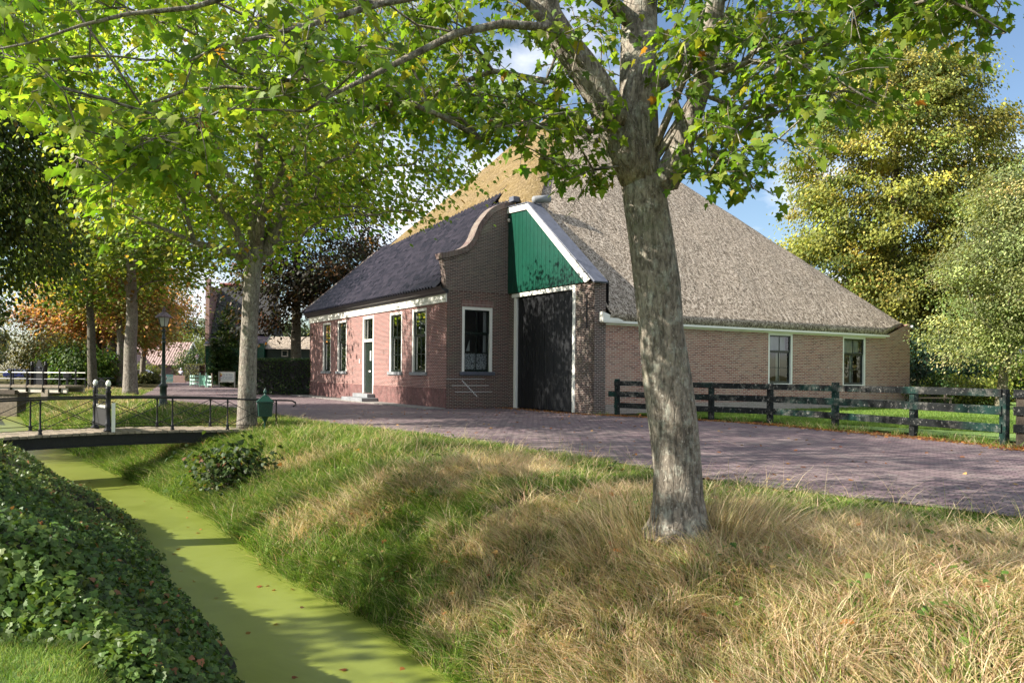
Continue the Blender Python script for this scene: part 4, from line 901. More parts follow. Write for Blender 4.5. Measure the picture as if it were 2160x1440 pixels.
# --- pale green slatted fence with a gate panel
p0 = G(402, 813.5, 0); p1 = G(447, 817.5, 0); dd = p1 - p0; ln_ = np.linalg.norm(dd); dd /= ln_; dn = np.array([dd[1], -dd[0], 0])
GF = thing('slatted_fence', 'pale green slatted fence with gate panel at the street side before the conifer', 'fence', p0)
def fp(a, z, d=0): return p0 + dd * a + dn * d + Z3 * z
gA, gB, gC = ln_ * 0.46, ln_ * 0.74, ln_ * 0.82
for (a, b2) in ((0, gA), (gC, ln_)):
    for z in (0.23, 0.52, 0.82):
        k = MB(); k.beam(fp(a, z, .04), fp(b2, z, .04), 0.03, 0.15); k.build('rail', M['pale_green'], GF)
for i in range(4):
    k = MB(); a = gA * (i + 0.8) / 4.4; k.box(fp(a, 0.48), 0.05, 0.03, 0.88, dd, dn); k.build('upright', M['pale_green'], GF)
k = MB(); k.box(fp((gA + gB) / 2, 0.52), gB - gA - 0.1, 0.03, 0.80, dd, dn); k.build('gate_panel', M['pale_green_panel'], GF)
for a, h in ((0, 0.95), (gA, 1.12), (gB, 1.12), (gC, 0.95), (ln_, 1.1)):
    k = MB(); k.box(fp(a, h / 2), 0.10, 0.10, h, dd, dn); k.build('post', M['timber'] if a == ln_ else M['pale_green'], GF, bevel=0.01)
# --- cyclist
cy = np.array([-41.9, 99.0, -0.265]); hd = np.array([-0.36, 0.93, 0]); hs = np.array([hd[1], -hd[0], 0])
def cp(f, s_, z): return cy + hd * f + hs * s_ + Z3 * z
BK = thing('bicycle', 'bicycle with red panniers ridden away down the street', 'bicycle', cy)
for f_ in (-0.53, 0.53):
    k = MB(); k.tube([cp(f_ + 0.33 * math.cos(a), 0, 0.34 + 0.33 * math.sin(a)) for a in np.linspace(0, 2 * math.pi, 21)], 0.022, 6, False); wl = k.build('wheel', M['black_iron'], BK)
    k = MB()
    for a in np.linspace(0, math.pi, 7)[:-1]: k.tube([cp(f_ - 0.31 * math.cos(a), 0, 0.34 - 0.31 * math.sin(a)), cp(f_ + 0.31 * math.cos(a), 0, 0.34 + 0.31 * math.sin(a))], 0.003, 3)
    k.build('spokes', M['lead'], wl)
k = MB()
for a, b2 in (((-0.53, 0, 0.34), (-0.05, 0, 0.30)), ((-0.05, 0, 0.30), (-0.18, 0, 0.88)), ((-0.53, 0, 0.34), (-0.16, 0, 0.80)), ((-0.05, 0, 0.30), (0.38, 0, 0.78)), ((-0.15, 0, 0.74), (0.36, 0, 0.86)), ((0.53, 0, 0.34), (0.36, 0, 1.0)), ((-0.53, 0, 0.72), (-0.18, 0, 0.72))): k.tube([cp(*a), cp(*b2)], 0.016, 6)
k.build('frame', M['black_iron'], BK); k = MB(); k.tube([cp(0.20, -0.30, 1.02), cp(0.33, -0.22, 1.05), cp(0.36, 0, 1.0), cp(0.33, 0.22, 1.05), cp(0.20, 0.30, 1.02)], 0.014, 6); k.build('handlebar', M['black_iron'], BK)
k = MB(); k.tube([cp(-0.30, 0, 0.93), cp(-0.2, 0, 0.94), cp(-0.04, 0, 0.93)], [0.09, 0.07, 0.025], 8); k.build('saddle', M['black_iron'], BK)
mred, t_, b_ = mat('pannier_red'); b_.inputs['Base Color'].default_value = (0.28, 0.02, 0.03, 1)
for s_ in (-0.14, 0.14):
    k = MB(); k.box(cp(-0.55, s_, 0.55), 0.36, 0.14, 0.34, hd, hs); k.build('pannier', mred, BK, bevel=0.03)
msk, t_, b_ = mat('skin'); b_.inputs['Base Color'].default_value = (0.50, 0.30, 0.22, 1); mwh, t_, b_ = mat('white_shirt'); b_.inputs['Base Color'].default_value = (0.70, 0.72, 0.78, 1)
mtr, t_, b_ = mat('dark_trousers'); b_.inputs['Base Color'].default_value = (0.03, 0.03, 0.05, 1)
def skin_body(name, pts, edges, radii, m, parent, base, root=0, sub=2):
    me = bpy.data.meshes.new(name); me.from_pydata([tuple(np.array(p) - np.array(base)) for p in pts], edges, []); o = link(name, me, parent)
    me.materials.append(m); sk = o.modifiers.new('skin', 'SKIN'); sk.use_smooth_shade = True
    for i, r in enumerate(radii): me.skin_vertices[0].data[i].radius = (r, r); me.skin_vertices[0].data[i].use_root = (i == root)
    sb_ = o.modifiers.new('sub', 'SUBSURF'); sb_.levels = sub; sb_.render_levels = sub; return o
PT = [cp(-0.16, 0, 0.99), cp(-0.08, 0, 1.18), cp(0.02, 0, 1.40), cp(0.05, 0, 1.50), cp(0.08, 0, 1.62), cp(0.09, 0, 1.72),
      cp(0.02, -0.17, 1.40), cp(0.10, -0.25, 1.20), cp(0.24, -0.28, 1.06), cp(0.02, 0.17, 1.40), cp(0.10, 0.25, 1.20), cp(0.24, 0.28, 1.06),
      cp(-0.14, -0.10, 0.95), cp(0.16, -0.11, 0.68), cp(-0.02, -0.12, 0.25), cp(0.10, -0.12, 0.20), cp(-0.14, 0.10, 0.95), cp(0.20, 0.11, 0.82), cp(0.02, 0.12, 0.45), cp(0.14, 0.12, 0.40)]
ED = [(0, 1), (1, 2), (2, 3), (3, 4), (4, 5), (2, 6), (6, 7), (7, 8), (2, 9), (9, 10), (10, 11), (0, 12), (12, 13), (13, 14), (14, 15), (0, 16), (16, 17), (17, 18), (18, 19)]
RD = [0.14, 0.13, 0.14, 0.055, 0.09, 0.08, 0.06, 0.045, 0.035, 0.06, 0.045, 0.035, 0.085, 0.06, 0.04, 0.035, 0.085, 0.06, 0.04, 0.035]
PE = skin_body('person', PT, ED, RD, msk, None, cy); PE.location = cy; tag(PE, 'person in white top and white helmet cycling away down the street', 'person'); PE['_base'] = list(map(float, cy))
skin_body('shirt', [PT[i] for i in (0, 1, 2, 6, 7, 9, 10)], [(0, 1), (1, 2), (2, 3), (3, 4), (2, 5), (5, 6)], [0.155, 0.15, 0.16, 0.08, 0.06, 0.08, 0.06], mwh, PE, cy)
skin_body('trousers', [PT[i] for i in (0, 12, 13, 14, 16, 17, 18)], [(0, 1), (1, 2), (2, 3), (0, 4), (4, 5), (5, 6)], [0.15, 0.10, 0.075, 0.055, 0.10, 0.075, 0.055], mtr, PE, cy)
k = MB(); k.lathe(cp(0.08, 0, 1.64), [(0.115, 0.0), (0.125, 0.04), (0.11, 0.10), (0.06, 0.14), (0.005, 0.15)], 12); k.build('helmet', mwh, PE, cy, smooth=True)
# --- parked cars
def car(pos, head, colr, label):
    f = np.array([math.cos(head), math.sin(head), 0]); s_ = np.array([-f[1], f[0], 0]); c = np.array(pos, float)
    q = lambda a, b2, z: c + f * a + s_ * b2 + Z3 * z
    T = thing('parked_car', label, 'car', c, 'cars parked across the ditch')
    mc, t_, b_ = mat('car_paint'); b_.inputs['Base Color'].default_value = (*colr, 1); b_.inputs['Roughness'].default_value = 0.25; b_.inputs['Coat Weight'].default_value = 0.6
    pr = [(-2.1, 0.35), (-2.15, 0.75), (-2.05, 0.95), (-0.9, 1.0), (1.05, 0.98), (1.95, 0.80), (2.15, 0.6), (2.12, 0.32)]
    k = MB(); k.prism([q(a, -0.86, z) for a, z in pr], s_ * 1.72); k.build('body', mc, T, bevel=0.06)
    cb = [(-1.95, 0.94), (-1.55, 1.47), (0.15, 1.50), (1.05, 0.99)]
    k = MB(); k.hexa([q(-1.95, -0.82, 0.95), q(1.0, -0.82, 0.98), q(1.0, 0.82, 0.98), q(-1.95, 0.82, 0.95), q(-1.5, -0.66, 1.49), q(0.1, -0.66, 1.50), q(0.1, 0.66, 1.50), q(-1.5, 0.66, 1.49)]); k.build('cabin', mc, T, bevel=0.05)
    for sg in (-1, 1):
        k = MB(); e = lambda a, z: q(a, sg * (0.835 - 0.16 * (z - 0.98) / 0.52), z)
        for g in ((-1.62, -0.68, -1.36, -0.68), (-0.60, 0.68, -0.60, 0.05)): k.poly([e(g[0], 1.03), e(g[1], 1.03), e(g[3], 1.42), e(g[2], 1.42)])
        k.build('side_window', M['black_green'], T, fix=False)
        k = MB(); k.box(q(2.10, sg * 0.62, 0.66), 0.08, 0.34, 0.14, f, s_); k.build('headlight', M['milk_glass'], T, bevel=0.02)
    for a in (-1.32, 1.32):
        for sg in (-1, 1):
            k = MB(); n = 16; k.prism([q(a + 0.32 * math.cos(x), sg * 0.68, 0.32 + 0.32 * math.sin(x)) for x in np.linspace(0, 2 * math.pi, n + 1)[:-1]], s_ * sg * 0.2); wl = k.build('wheel', M['black_iron'], T)
            k = MB(); k.prism([q(a + 0.2 * math.cos(x), sg * 0.88, 0.32 + 0.2 * math.sin(x)) for x in np.linspace(0, 2 * math.pi, n + 1)[:-1]], s_ * sg * 0.01); k.build('rim', M['lead'], wl)
    return T
car((-72.8, 116, tz(-72.8, 116)), 0.15, (0.012, 0.022, 0.16), 'dark blue car parked beyond the lawn at the far left')
car((-42.4, 90.5, -0.2), math.radians(8), (0.03, 0.03, 0.032), 'black car parked behind the low hedge in front of the red roof')
# --- far houses
def cottage(name, p, yaw, wdt, dep, eave, ridge, wm, rm, label, win=True, group='cottages at the end of the street'):
    f = np.array([math.cos(yaw), math.sin(yaw), 0]); s_ = np.array([-f[1], f[0], 0]); c = np.array([p[0], p[1], tz(p[0], p[1]) - 0.05])
    q = lambda a, b2, z: c + f * a + s_ * b2 + Z3 * z
    T = thing(name, label, 'house', c, group); h = wdt / 2
    k = MB(); k.prism([q(-h, 0, 0), q(h, 0, 0), q(h, 0, eave), q(0, 0, ridge), q(-h, 0, eave)], s_ * dep); k.build('wall', wm, T)
    r = MB(); o_ = 0.25; tt = 0.14; sl = (ridge - eave) / h
    for sg in (-1, 1): r.hexa([q(sg * (h + o_), -o_, eave - sl * o_), q(0, -o_, ridge), q(0, dep + o_, ridge), q(sg * (h + o_), dep + o_, eave - sl * o_), q(sg * (h + o_), -o_, eave - sl * o_ + tt), q(0, -o_, ridge + tt), q(0, dep + o_, ridge + tt), q(sg * (h + o_), dep + o_, eave - sl * o_ + tt)])
    rf = r.build('roof', rm, T)
    k = MB(); k.box(q(0.2, dep * 0.5, ridge + 0.35), 0.6, 0.6, 1.1, f, s_); k.build('chimney', M['brick_side'], rf)
    k = MB()
    for sg in (-1, 1): k.beam(q(sg * (h + o_), -o_ - 0.02, eave - sl * o_), q(0, -o_ - 0.02, ridge + 0.05), 0.05, 0.3)
    k.build('barge_board', M['white'], T)
    if win:
        for a in (-h * 0.45, h * 0.45):
            k = MB(); k.box(q(a, -0.02, eave * 0.52), 1.1, 0.06, 1.5, f, s_); wn = k.build('window', M['white'], T); k = MB(); k.box(q(a, -0.055, eave * 0.52), 0.9, 0.02, 1.3, f, s_); k.build('pane', M['black_green'], wn)
    k = MB(); k.prism([q(-h * 0.55, -0.03, eave + 0.15), q(h * 0.55, -0.03, eave + 0.15), q(0, -0.03, ridge - h * 0.55 * 0)], s_ * 0.02); k.build('gable_boarding', M['slate'] if rm is not M['thatch_dark'] else M['green'], T)
    return T
a_ = P(232, 795, 104); cottage('cottage', (a_[0], a_[1]), 0.1, 5.0, 8, 2.3, 5.0, M['white_wall'], M['red_tile'], 'white gabled cottage with dark blue gable behind the far trunks')
a_ = P(302, 795, 124); cottage('cottage', (a_[0] - 1, a_[1]), math.radians(80), 7, 13, 2.4, 6.3, M['brick_side'], M['red_tile'], 'long tiled cottage roof between the pale trunks and the lamp post')
a_ = P(352, 795, 116); cottage('cottage', (a_[0] + 3.6, a_[1]), math.radians(85), 6, 9, 2.5, 5.6, M['brick_front'], M['red_tile'], 'brick cottage with ribbed tile roof right behind the lamp post')
# --- the barn with the tall reed roof beyond the conifer
bY = 88.0; e0 = P(433, 790, bY); e1 = P(560, 790, bY)
BA = thing('barn', 'tall barn with dark reed roof, red brick edge and green board wall', 'barn', (e0[0], e0[1], -0.15))
zt = lambda py: CAMH + (778.5 - py) * bY / FPX
x0, x1 = e0[0], e1[0]; y0 = bY
k = MB(); k.box(((x0 + x1) / 2, y0 + 3, zt(727) / 2 - .1), x1 - x0, 6, zt(727) + 0.2); k.build('wall', M['green'], BA)
k = MB(); k.box(((x0 + x1) / 2, y0 - 0.06, zt(727) + 0.02), x1 - x0 + 0.3, 0.1, 0.2); k.box((x0 + 1.0, y0 - 0.06, zt(735)), 0.14, 0.08, 0.8); k.build('fascia', M['white'], BA)
k = MB(); k.prism([(x0, y0 - 0.3, zt(727) + 0.15), (x0, y0 + 2.0, zt(700)), (x0, y0 + 2.0, zt(700) - 0.3), (x0, y0 - 0.3, zt(727) + 0.12)], (x1 - x0, 0, 0)); k.build('tile_strip', M['glazed_tile'], BA)
k = MB(); k.prism([(x0 + 0.1, y0 + 1.3, zt(702)), (x0 + 0.1, y0 + 4.2, zt(600) + 0.4), (x0 + 0.1, y0 + 7.0, zt(702))], (x1 - x0 - 0.2, 0, 0)); k.build('reed_roof', M['thatch_dark'], BA)
k = MB(); k.box((x0 - 0.22, y0 + 1.3, zt(585) / 2), 0.44, 0.6, zt(585)); k.box((x0 - 0.10, y0 + 4.0, zt(600) / 2), 0.16, 4.8, zt(600)); k.build('brick_edge', M['brick_front'], BA)
k = MB(); k.tube([(x0, y0 + 4.2, zt(600) + 0.45), (x1, y0 + 4.2, zt(600) + 0.45)], 0.22, 8); k.build('ridge', M['rust'], BA)
# --- low dark green shed beside it
sY = 74.0; q0 = P(562, 800, sY); q1 = P(668, 800, sY); zs = lambda py: CAMH + (780 - py) * sY / FPX
SH = thing('shed', 'low dark green board shed with reed roof and small white window behind the clipped hedge', 'shed', (q0[0], q0[1], -0.1))
k = MB(); k.box(((q0[0] + q1[0]) / 2, sY + 2, zs(735) / 2), q1[0] - q0[0], 4, zs(735) + 0.2); k.build('wall', M['lamp_green'], SH)
k = MB(); k.prism([(q0[0] - 0.2, sY - 0.3, zs(736)), (q0[0] - 0.2, sY + 2, zs(708)), (q0[0] - 0.2, sY + 4.3, zs(736))], (q1[0] - q0[0] + 0.4, 0, 0)); k.build('roof', M['thatch'], SH)
a_ = P(601, 745, sY); k = MB(); k.box((a_[0], sY - 0.03, a_[2]), 0.62, 0.06, 0.62); wn = k.build('window', M['pale_wood'], SH); k = MB(); k.box((a_[0], sY - 0.07, a_[2]), 0.42, 0.02, 0.42); k.build('pane', M['black_green'], wn)
k = MB(); k.box((q0[0] - 0.35, sY + 1, zs(725) / 2), 0.5, 3, zs(725)); k.build('door', M['green'], SH)
# --- second bridge further up the ditch
b2 = thing('plank_bridge', 'long white-railed plank bridge on timber piles at the far left', 'bridge', (-28.5, 44, 0.1))
A2 = P(-40, 816, 45.5); B2 = P(160, 814, 44.0); A2[2] = B2[2] = 0.36; dv2 = (B2 - A2) / np.linalg.norm(B2 - A2); nv2 = np.array([dv2[1], -dv2[0], 0]); L2 = np.linalg.norm(B2 - A2)
k = MB(); k.beam(A2, B2, 1.5, 0.12); k.build('deck', M['timber'], b2)
k = MB()
for s_ in (-0.6, 0.6): k.beam(A2 + nv2 * s_ - Z3 * 0.2, B2 + nv2 * s_ - Z3 * 0.2, 0.12, 0.26)
k.build('girder', M['pale_wood'], b2)
for s_ in (-0.7, 0.7):
    for i in range(6):
        a = A2 + dv2 * (L2 * (i + 0.5) / 6 + 0.15 * s_) + nv2 * s_; k = MB(); k.lathe(a, [(0.06, -0.3), (0.06, 0.1), (0.045, 0.2), (0.045, 0.82), (0.06, 0.86), (0.03, 0.9), (0.055, 0.95), (0.01, 1.0)], 8); k.build('baluster', M['black_iron'], b2, smooth=True)
    k = MB(); k.tube([A2 + nv2 * s_ + Z3 * 0.78, B2 + nv2 * s_ + Z3 * 0.78], 0.022, 6); k.build('handrail', M['white'], b2); k = MB(); k.tube([A2 + nv2 * s_ + Z3 * 0.42, B2 + nv2 * s_ + Z3 * 0.42], 0.014, 6); k.build('handrail', M['lead'], b2)
for a, w_ in ((L2 * 0.34, 0.9), (L2 * 0.78, 0.5)):
    c = A2 + dv2 * a; k = MB(); k.box((c[0], c[1], -0.55), w_, 1.4, 1.5, dv2, nv2); k.build('pier', M['timber'], b2, bevel=0.03)
W0 = G(-30, 872, -1.0); W1 = G(37, 874, -1.0); PW = thing('pile_wall', 'weathered timber pile wall holding the bank under the plank bridge', 'wall', W1)
k = MB(); n = 9
for i in range(n):
    a = W0 + (W1 - W0) * (i + 0.5) / n; k.box((a[0], a[1], -0.55), np.linalg.norm(W1 - W0) / n * 0.94, 0.2, 1.5)
k.build('piles', M['timber'], PW); k = MB(); k.beam(W0 + Z3 * 1.15 - FWD * .12, W1 + Z3 * 1.15 - FWD * .12, 0.2, 0.22); k.beam([W1[0], W1[1], -0.5], [W1[0] - 0.2, W1[1] + 0.9, -0.5], 0.15, 1.2); k.build('capping', M['timber_dark'], PW)
# arched wooden gate on that bridge
gc = P(80.5, 811, 44.6); OG = thing('arched_gate', 'dark wooden gate with curved top on the plank bridge', 'gate', (gc[0], gc[1], 0.42))
gx = lambda px: P(px, 811, 44.6)[0]; gz = lambda py: CAMH + (776 - py) * 44.6 / FPX
pts = [(70.5, 811), (92, 811), (92, 776), (88, 771), (85, 763), (81.5, 758), (78, 764), (74, 772), (70.5, 776)]
k = MB(); k.prism([(gx(a), 44.6, gz(b3)) for a, b3 in pts], (0, 0.06, 0)); k.build('gate_leaf', m_paint('gate_paint', (0.02, 0.02, 0.024), 0.6), OG)
for px in (67, 95.5):
    k = MB(); k.lathe((gx(px), 44.63, 0.38), [(0.09, 0), (0.09, 1.15), (0.12, 1.18), (0.06, 1.22), (0.1, 1.30), (0.02, 1.40)], 8); k.build('post', M['black_iron'], OG, smooth=True)
k = MB(); k.box((gx(83), 44.57, gz(775)), 0.08, 0.03, 0.1); k.build('handle', M['lead'], OG)
# low rail along the far verge, and the rust coloured post
LR = thing('low_rail', 'low dark rail on short posts along the grassy verge by the far trunks', 'railing', G(205, 812, 0))
k = MB(); r0 = P(158, 797.5, 50); r1 = P(240, 797.5, 58); k.tube([r0, r1], 0.035, 6); k.build('rail', M['black_iron'], LR)
for i in range(5):
    k = MB(); a = r0 + (r1 - r0) * (i + 0.2) / 5; k.tube([[a[0], a[1], -0.3], [a[0], a[1], a[2] + 0.05]], 0.04, 6); k.build('post', M['black_iron'], LR)
c = G(221, 812, 0); RP = MB(); RP.box((c[0], c[1], 0.55), 0.22, 0.22, 1.5); RP.box((c[0], c[1], 1.34), 0.3, 0.3, 0.08); tag(RP.build('marker_post', M['rust'], base=c, bevel=0.01), 'rust red wooden post on the verge left of the pale trunks', 'post')
c = P(142, 792, 52); LB = thing('letter_stand', 'small dark letter box on a post where the plank bridge meets the verge', 'letter box', (c[0], c[1], -0.05))
k = MB(); k.box((c[0], c[1], 0.9), 0.42, 0.3, 0.36); k.build('box', M['black_iron'], LB, bevel=0.03); k = MB(); k.box((c[0], c[1], 0.32), 0.1, 0.1, 0.8); k.build('post', M['black_iron'], LB)
# brick garden wall and blue-green picket fence far down the street
c = P(368, 800, 96); k = MB(); k.box((c[0], c[1], 0.15), 2.8, 0.25, 0.95); k.box((c[0] - 1.5, c[1], 0.25), 0.4, 0.4, 1.2); tag(k.build('garden_wall', M['brick_front'], base=(c[0], c[1], -0.27)), 'low red brick garden wall left of the cyclist', 'wall')
TF = thing('picket_fence', 'blue-green picket fence beside the red garden wall far down the street', 'fence', (P(355, 800, 95)[0], 95, -0.25)); mteal = m_paint('teal', (0.05, 0.22, 0.22))
k = MB(); q0_ = P(349, 800, 95); q1_ = P(364, 800, 95)
for i in range(9): x = q0_[0] + (q1_[0] - q0_[0]) * i / 8; k.box((x, 95, 0.25), 0.06, 0.03, 1.0)
k.build('pickets', mteal, TF); k = MB()
for z in (0.05, 0.55): k.box(((q0_[0] + q1_[0]) / 2, 95.04, z), q1_[0] - q0_[0] + .1, 0.04, 0.08)
k.build('rail', mteal, TF)
# --- right hand garden: bench and pale shed
bx_ = P(1968, 832, 33.0); BE = thing('garden_bench', 'dark wooden garden bench in the shade beyond the lawn by the house corner', 'bench', (bx_[0], 33.0, 0))
for z, y in ((0.45, 32.85), (0.45, 33.0), (0.45, 33.15)):
    k = MB(); k.box((bx_[0], y, z), 1.5, 0.12, 0.04); k.build('seat_slat', M['timber_dark'], BE)
for z in (0.68, 0.84):
    k = MB(); k.box((bx_[0], 33.26, z), 1.5, 0.04, 0.12); k.build('backrest', M['timber_dark'], BE)
for x in (-0.65, 0.65):
    for y in (32.85, 33.24):
        k = MB(); k.box((bx_[0] + x, y, 0.22 if y < 33 else 0.45), 0.08, 0.06, 0.44 if y < 33 else 0.92); k.build('leg', M['timber_dark'], BE)
c = P(2150, 790, 50); WS = thing('garden_shed', 'pale board garden shed half hidden behind the trees at the right edge', 'shed', (c[0], 50, 0))
k = MB(); k.box((c[0], 52, 1.9), 6, 4, 3.8); k.build('wall', M['white_wall'], WS); k = MB(); k.prism([(c[0] - 3.2, 49.7, 3.8), (c[0] - 3.2, 52, 5.2), (c[0] - 3.2, 54.3, 3.8)], (6.4, 0, 0)); k.build('roof', M['lead'], WS)
# ------------------------------------------------------------------ leaves, grass, trees
def half(pts): return pts
MAPLE = [(0.0, 0.0), (0.16, -0.10), (0.42, -0.04), (0.32, 0.14), (0.56, 0.40), (0.26, 0.46), (0.17, 0.74), (0.0, 1.0)]
SIMPLE = [(0.0, 0.0), (0.34, 0.08), (0.46, 0.40), (0.20, 0.62), (0.0, 1.0)]
OVAL = [(0.0, 0.0), (0.30, 0.30), (0.24, 0.70), (0.0, 1.0)]
IVY = [(0.0, 0.0), (0.30, -0.12), (0.52, 0.10), (0.36, 0.28), (0.40, 0.58), (0.18, 0.66), (0.0, 1.0)]
def leaf_template(hp, fold=0.35, droop=0.25):
    n = len(hp); v = []
    for sgn in (1, -1):
        for x, y in hp: v.append((sgn * x, y, -abs(x) * fold * 0.6 - droop * y * y))
    v = np.array(v); return v, [tuple(range(n)), tuple(range(2 * n - 1, n - 1, -1))]
def leaves_arrays(pos, size, hp, R, droop=(0.15, 1.0), outward=None, fold=0.35):
    """pos Nx3 -> verts, faces; leaves hang off their point, tip outwards and down"""
    n = len(pos); tv, tf = leaf_template(hp, fold); k = len(tv)
    yaw = R.uniform(0, 2 * np.pi, n)
    if outward is not None: yaw = np.arctan2(outward[:, 1], outward[:, 0]) + R.normal(0, 0.8, n)
    pit = R.uniform(droop[0], droop[1], n); rol = R.normal(0, 0.34, n)
    d = np.stack([np.cos(yaw) * np.cos(pit), np.sin(yaw) * np.cos(pit), -np.sin(pit)], 1)       # tip direction
    sx = np.stack([-np.sin(yaw), np.cos(yaw), np.zeros(n)], 1); up = np.cross(sx, -d); up *= np.sign(up[:, 2:3] + 1e-9)
    ax = sx * np.cos(rol)[:, None] + up * np.sin(rol)[:, None]; az_ = np.cross(ax, d); az_ *= np.where(az_[:, 2:3] < 0, -1, 1)
    s_ = np.asarray(size).reshape(-1, 1, 1)
    V = pos[:, None, :] + s_ * (tv[None, :, 0:1] * ax[:, None, :] + tv[None, :, 1:2] * d[:, None, :] + tv[None, :, 2:3] * az_[:, None, :])
    off = (np.arange(n) * k)[:, None]
    F = [np.concatenate([np.array(f)[None, :] + off for f in tf], 0)]
    return V.reshape(-1, 3), F, k
def leaf_object(name, pos, size, hp, cols, R, m, parent=None, base=(0, 0, 0), **kw):
    V, F, k = leaves_arrays(pos - np.array(base), size, hp, R, **kw)
    me = raw_mesh(name, V, F, tint=np.repeat(cols, k, axis=0)); me.materials.append(m)
    o = link(name, me, parent); return o
def palette(n, R, cols, wts, jitter=0.18):
    c = np.array(cols)[R.choice(len(cols), n, p=np.array(wts) / sum(wts))]
    return np.clip(c * (1 + R.normal(0, jitter, (n, 1))) * (1 + R.normal(0, 0.06, (n, 3))), 0.004, 1)
def clump_points(R, ells, n, shell=0.45):
    """sample clump centres in a list of ellipsoids (cx,cy,cz,rx,ry,rz[,weight])"""
    wts = np.array([(e[3] * e[4] * e[5]) * (e[6] if len(e) > 6 else 1) for e in ells]); wts /= wts.sum(); out = []
    for i in range(n):
        e = ells[R.choice(len(ells), p=wts)]; d = R.normal(size=3); d /= np.linalg.norm(d); r = (shell + (1 - shell) * R.random()) ** 0.6 if R.random() < 0.8 else R.random() ** 0.5
        out.append(np.array(e[:3]) + d * r * np.array(e[3:6]))
    return np.array(out)
def grow(R, trunk, clumps, tip=0.010, power=0.44, first=2, trunk_r=None, jit=0.10, updir=0.2, limbs=None):
    """trunk: list of points; clumps attach to the nearest suited node; returns chains [(pts, radii)] """
    nodes = []; par = []; plen = []
    def addn(p, pa):
        nodes.append(np.array(p, float)); par.append(pa); plen.append(0 if pa < 0 else plen[pa] + np.linalg.norm(nodes[-1] - nodes[pa])); return len(nodes) - 1
    last = -1; tn = []
    for p in trunk: last = addn(p, last); tn.append(last)
    att = tn[first:]
    attl = list(att); lim_r = {}
    if limbs:
        for st, pth, rad in limbs:   # explicit limbs: start node position index in trunk, points, radii
            l0 = tn[st]
            for p, r in zip(pth, rad): l0 = addn(p, l0); attl.append(l0); lim_r[l0] = r
    top = nodes[tn[-1]]; order = np.argsort(np.linalg.norm(clumps - np.array(trunk[first]), axis=1)); ends = []
    for ci in order:
        c = clumps[ci]; A = np.array([nodes[i] for i in attl]); d = np.linalg.norm(A - c, axis=1)
        cost = d + 0.30 * np.array([plen[i] for i in attl]) + 1.3 * np.maximum(0, A[:, 2] - c[2] + 0.15 * d)
        b_ = attl[int(np.argmin(cost))]; p0 = nodes[b_]; dist = np.linalg.norm(c - p0); n = max(2, int(dist / 0.45) + 1); mid = (p0 + c) / 2 + np.array([0, 0, updir * dist]) + R.normal(0, jit * dist, 3) * np.array([1, 1, 0.5])
        l0 = b_
        for q in range(1, n + 1):
            t_ = q / n; p = (1 - t_) ** 2 * p0 + 2 * t_ * (1 - t_) * mid + t_ * t_ * c + R.normal(0, 0.025, 3) * (q < n); l0 = addn(p, l0)
            attl.append(l0)
        ends.append(l0)
    cnt = np.zeros(len(nodes)); 
    for e in ends: cnt[e] += 1
    for i in range(len(nodes) - 1, -1, -1):
        if par[i] >= 0: cnt[par[i]] += cnt[i]
    rad = tip * np.maximum(cnt, 0.7) ** power
    for i, r in lim_r.items(): rad[i] = r
    if trunk_r is not None:
        for i, r in zip(tn, trunk_r): rad[i] = r
    for i in range(len(nodes)):     # never thicker than the parent
        if par[i] >= 0 and i not in lim_r: rad[i] = min(rad[i], rad[par[i]] * 0.98)
    kids = [[] for _ in nodes]
    for i, p in enumerate(par):
        if p >= 0: kids[p].append(i)
    chains = []; stack = [(0, None)]
    while stack:
        i, pa = stack.pop(); pts = [] if pa is None else [nodes[pa]]; rr = [] if pa is None else [min(rad[i] * 1.1, rad[pa])]
        while True:
            pts.append(nodes[i]); rr.append(rad[i]); ks = kids[i]
            if not ks: break
            ks = sorted(ks, key=lambda q: -rad[q] - (1 if q in tn or q in lim_r else 0))
            for q in ks[1:]: stack.append((q, i))
            i = ks[0]
        if len(pts) > 1: chains.append((pts, rr))
    return chains, np.array(nodes), ends
def branch_mesh(name, chains, m, parent, base, rough=0.0, R=None, minr=0.004, flare=None):
    VV = []; FF = []; nb = 0
    for pts, rr in chains:
        if max(rr) < minr: continue
        k = MB(); mx_ = max(rr); sides = 20 if mx_ > 0.16 else (10 if mx_ > 0.05 else (6 if mx_ > 0.02 else 4))
        k.tube(pts, list(rr), sides, cap=True); v_ = np.array(k.v)
        VV.append(v_); FF += [tuple(i + nb for i in f) for f in k.f]; nb += len(v_)
    V = np.concatenate(VV)
    if rough: 
        V = V + (np.stack([fbm(V[:, 2] * 2.2, V[:, 0] * 5 + V[:, 1] * 5, s, 3) for s in (1, 5, 9)], 1) - 0.5) * rough * np.array([1, 1, 0.3])
    k = MB(); k.v = [tuple(p) for p in V]; k.f = FF; k.n = len(V)
    return k.build(name, m, parent, base, smooth=True, fix=False)
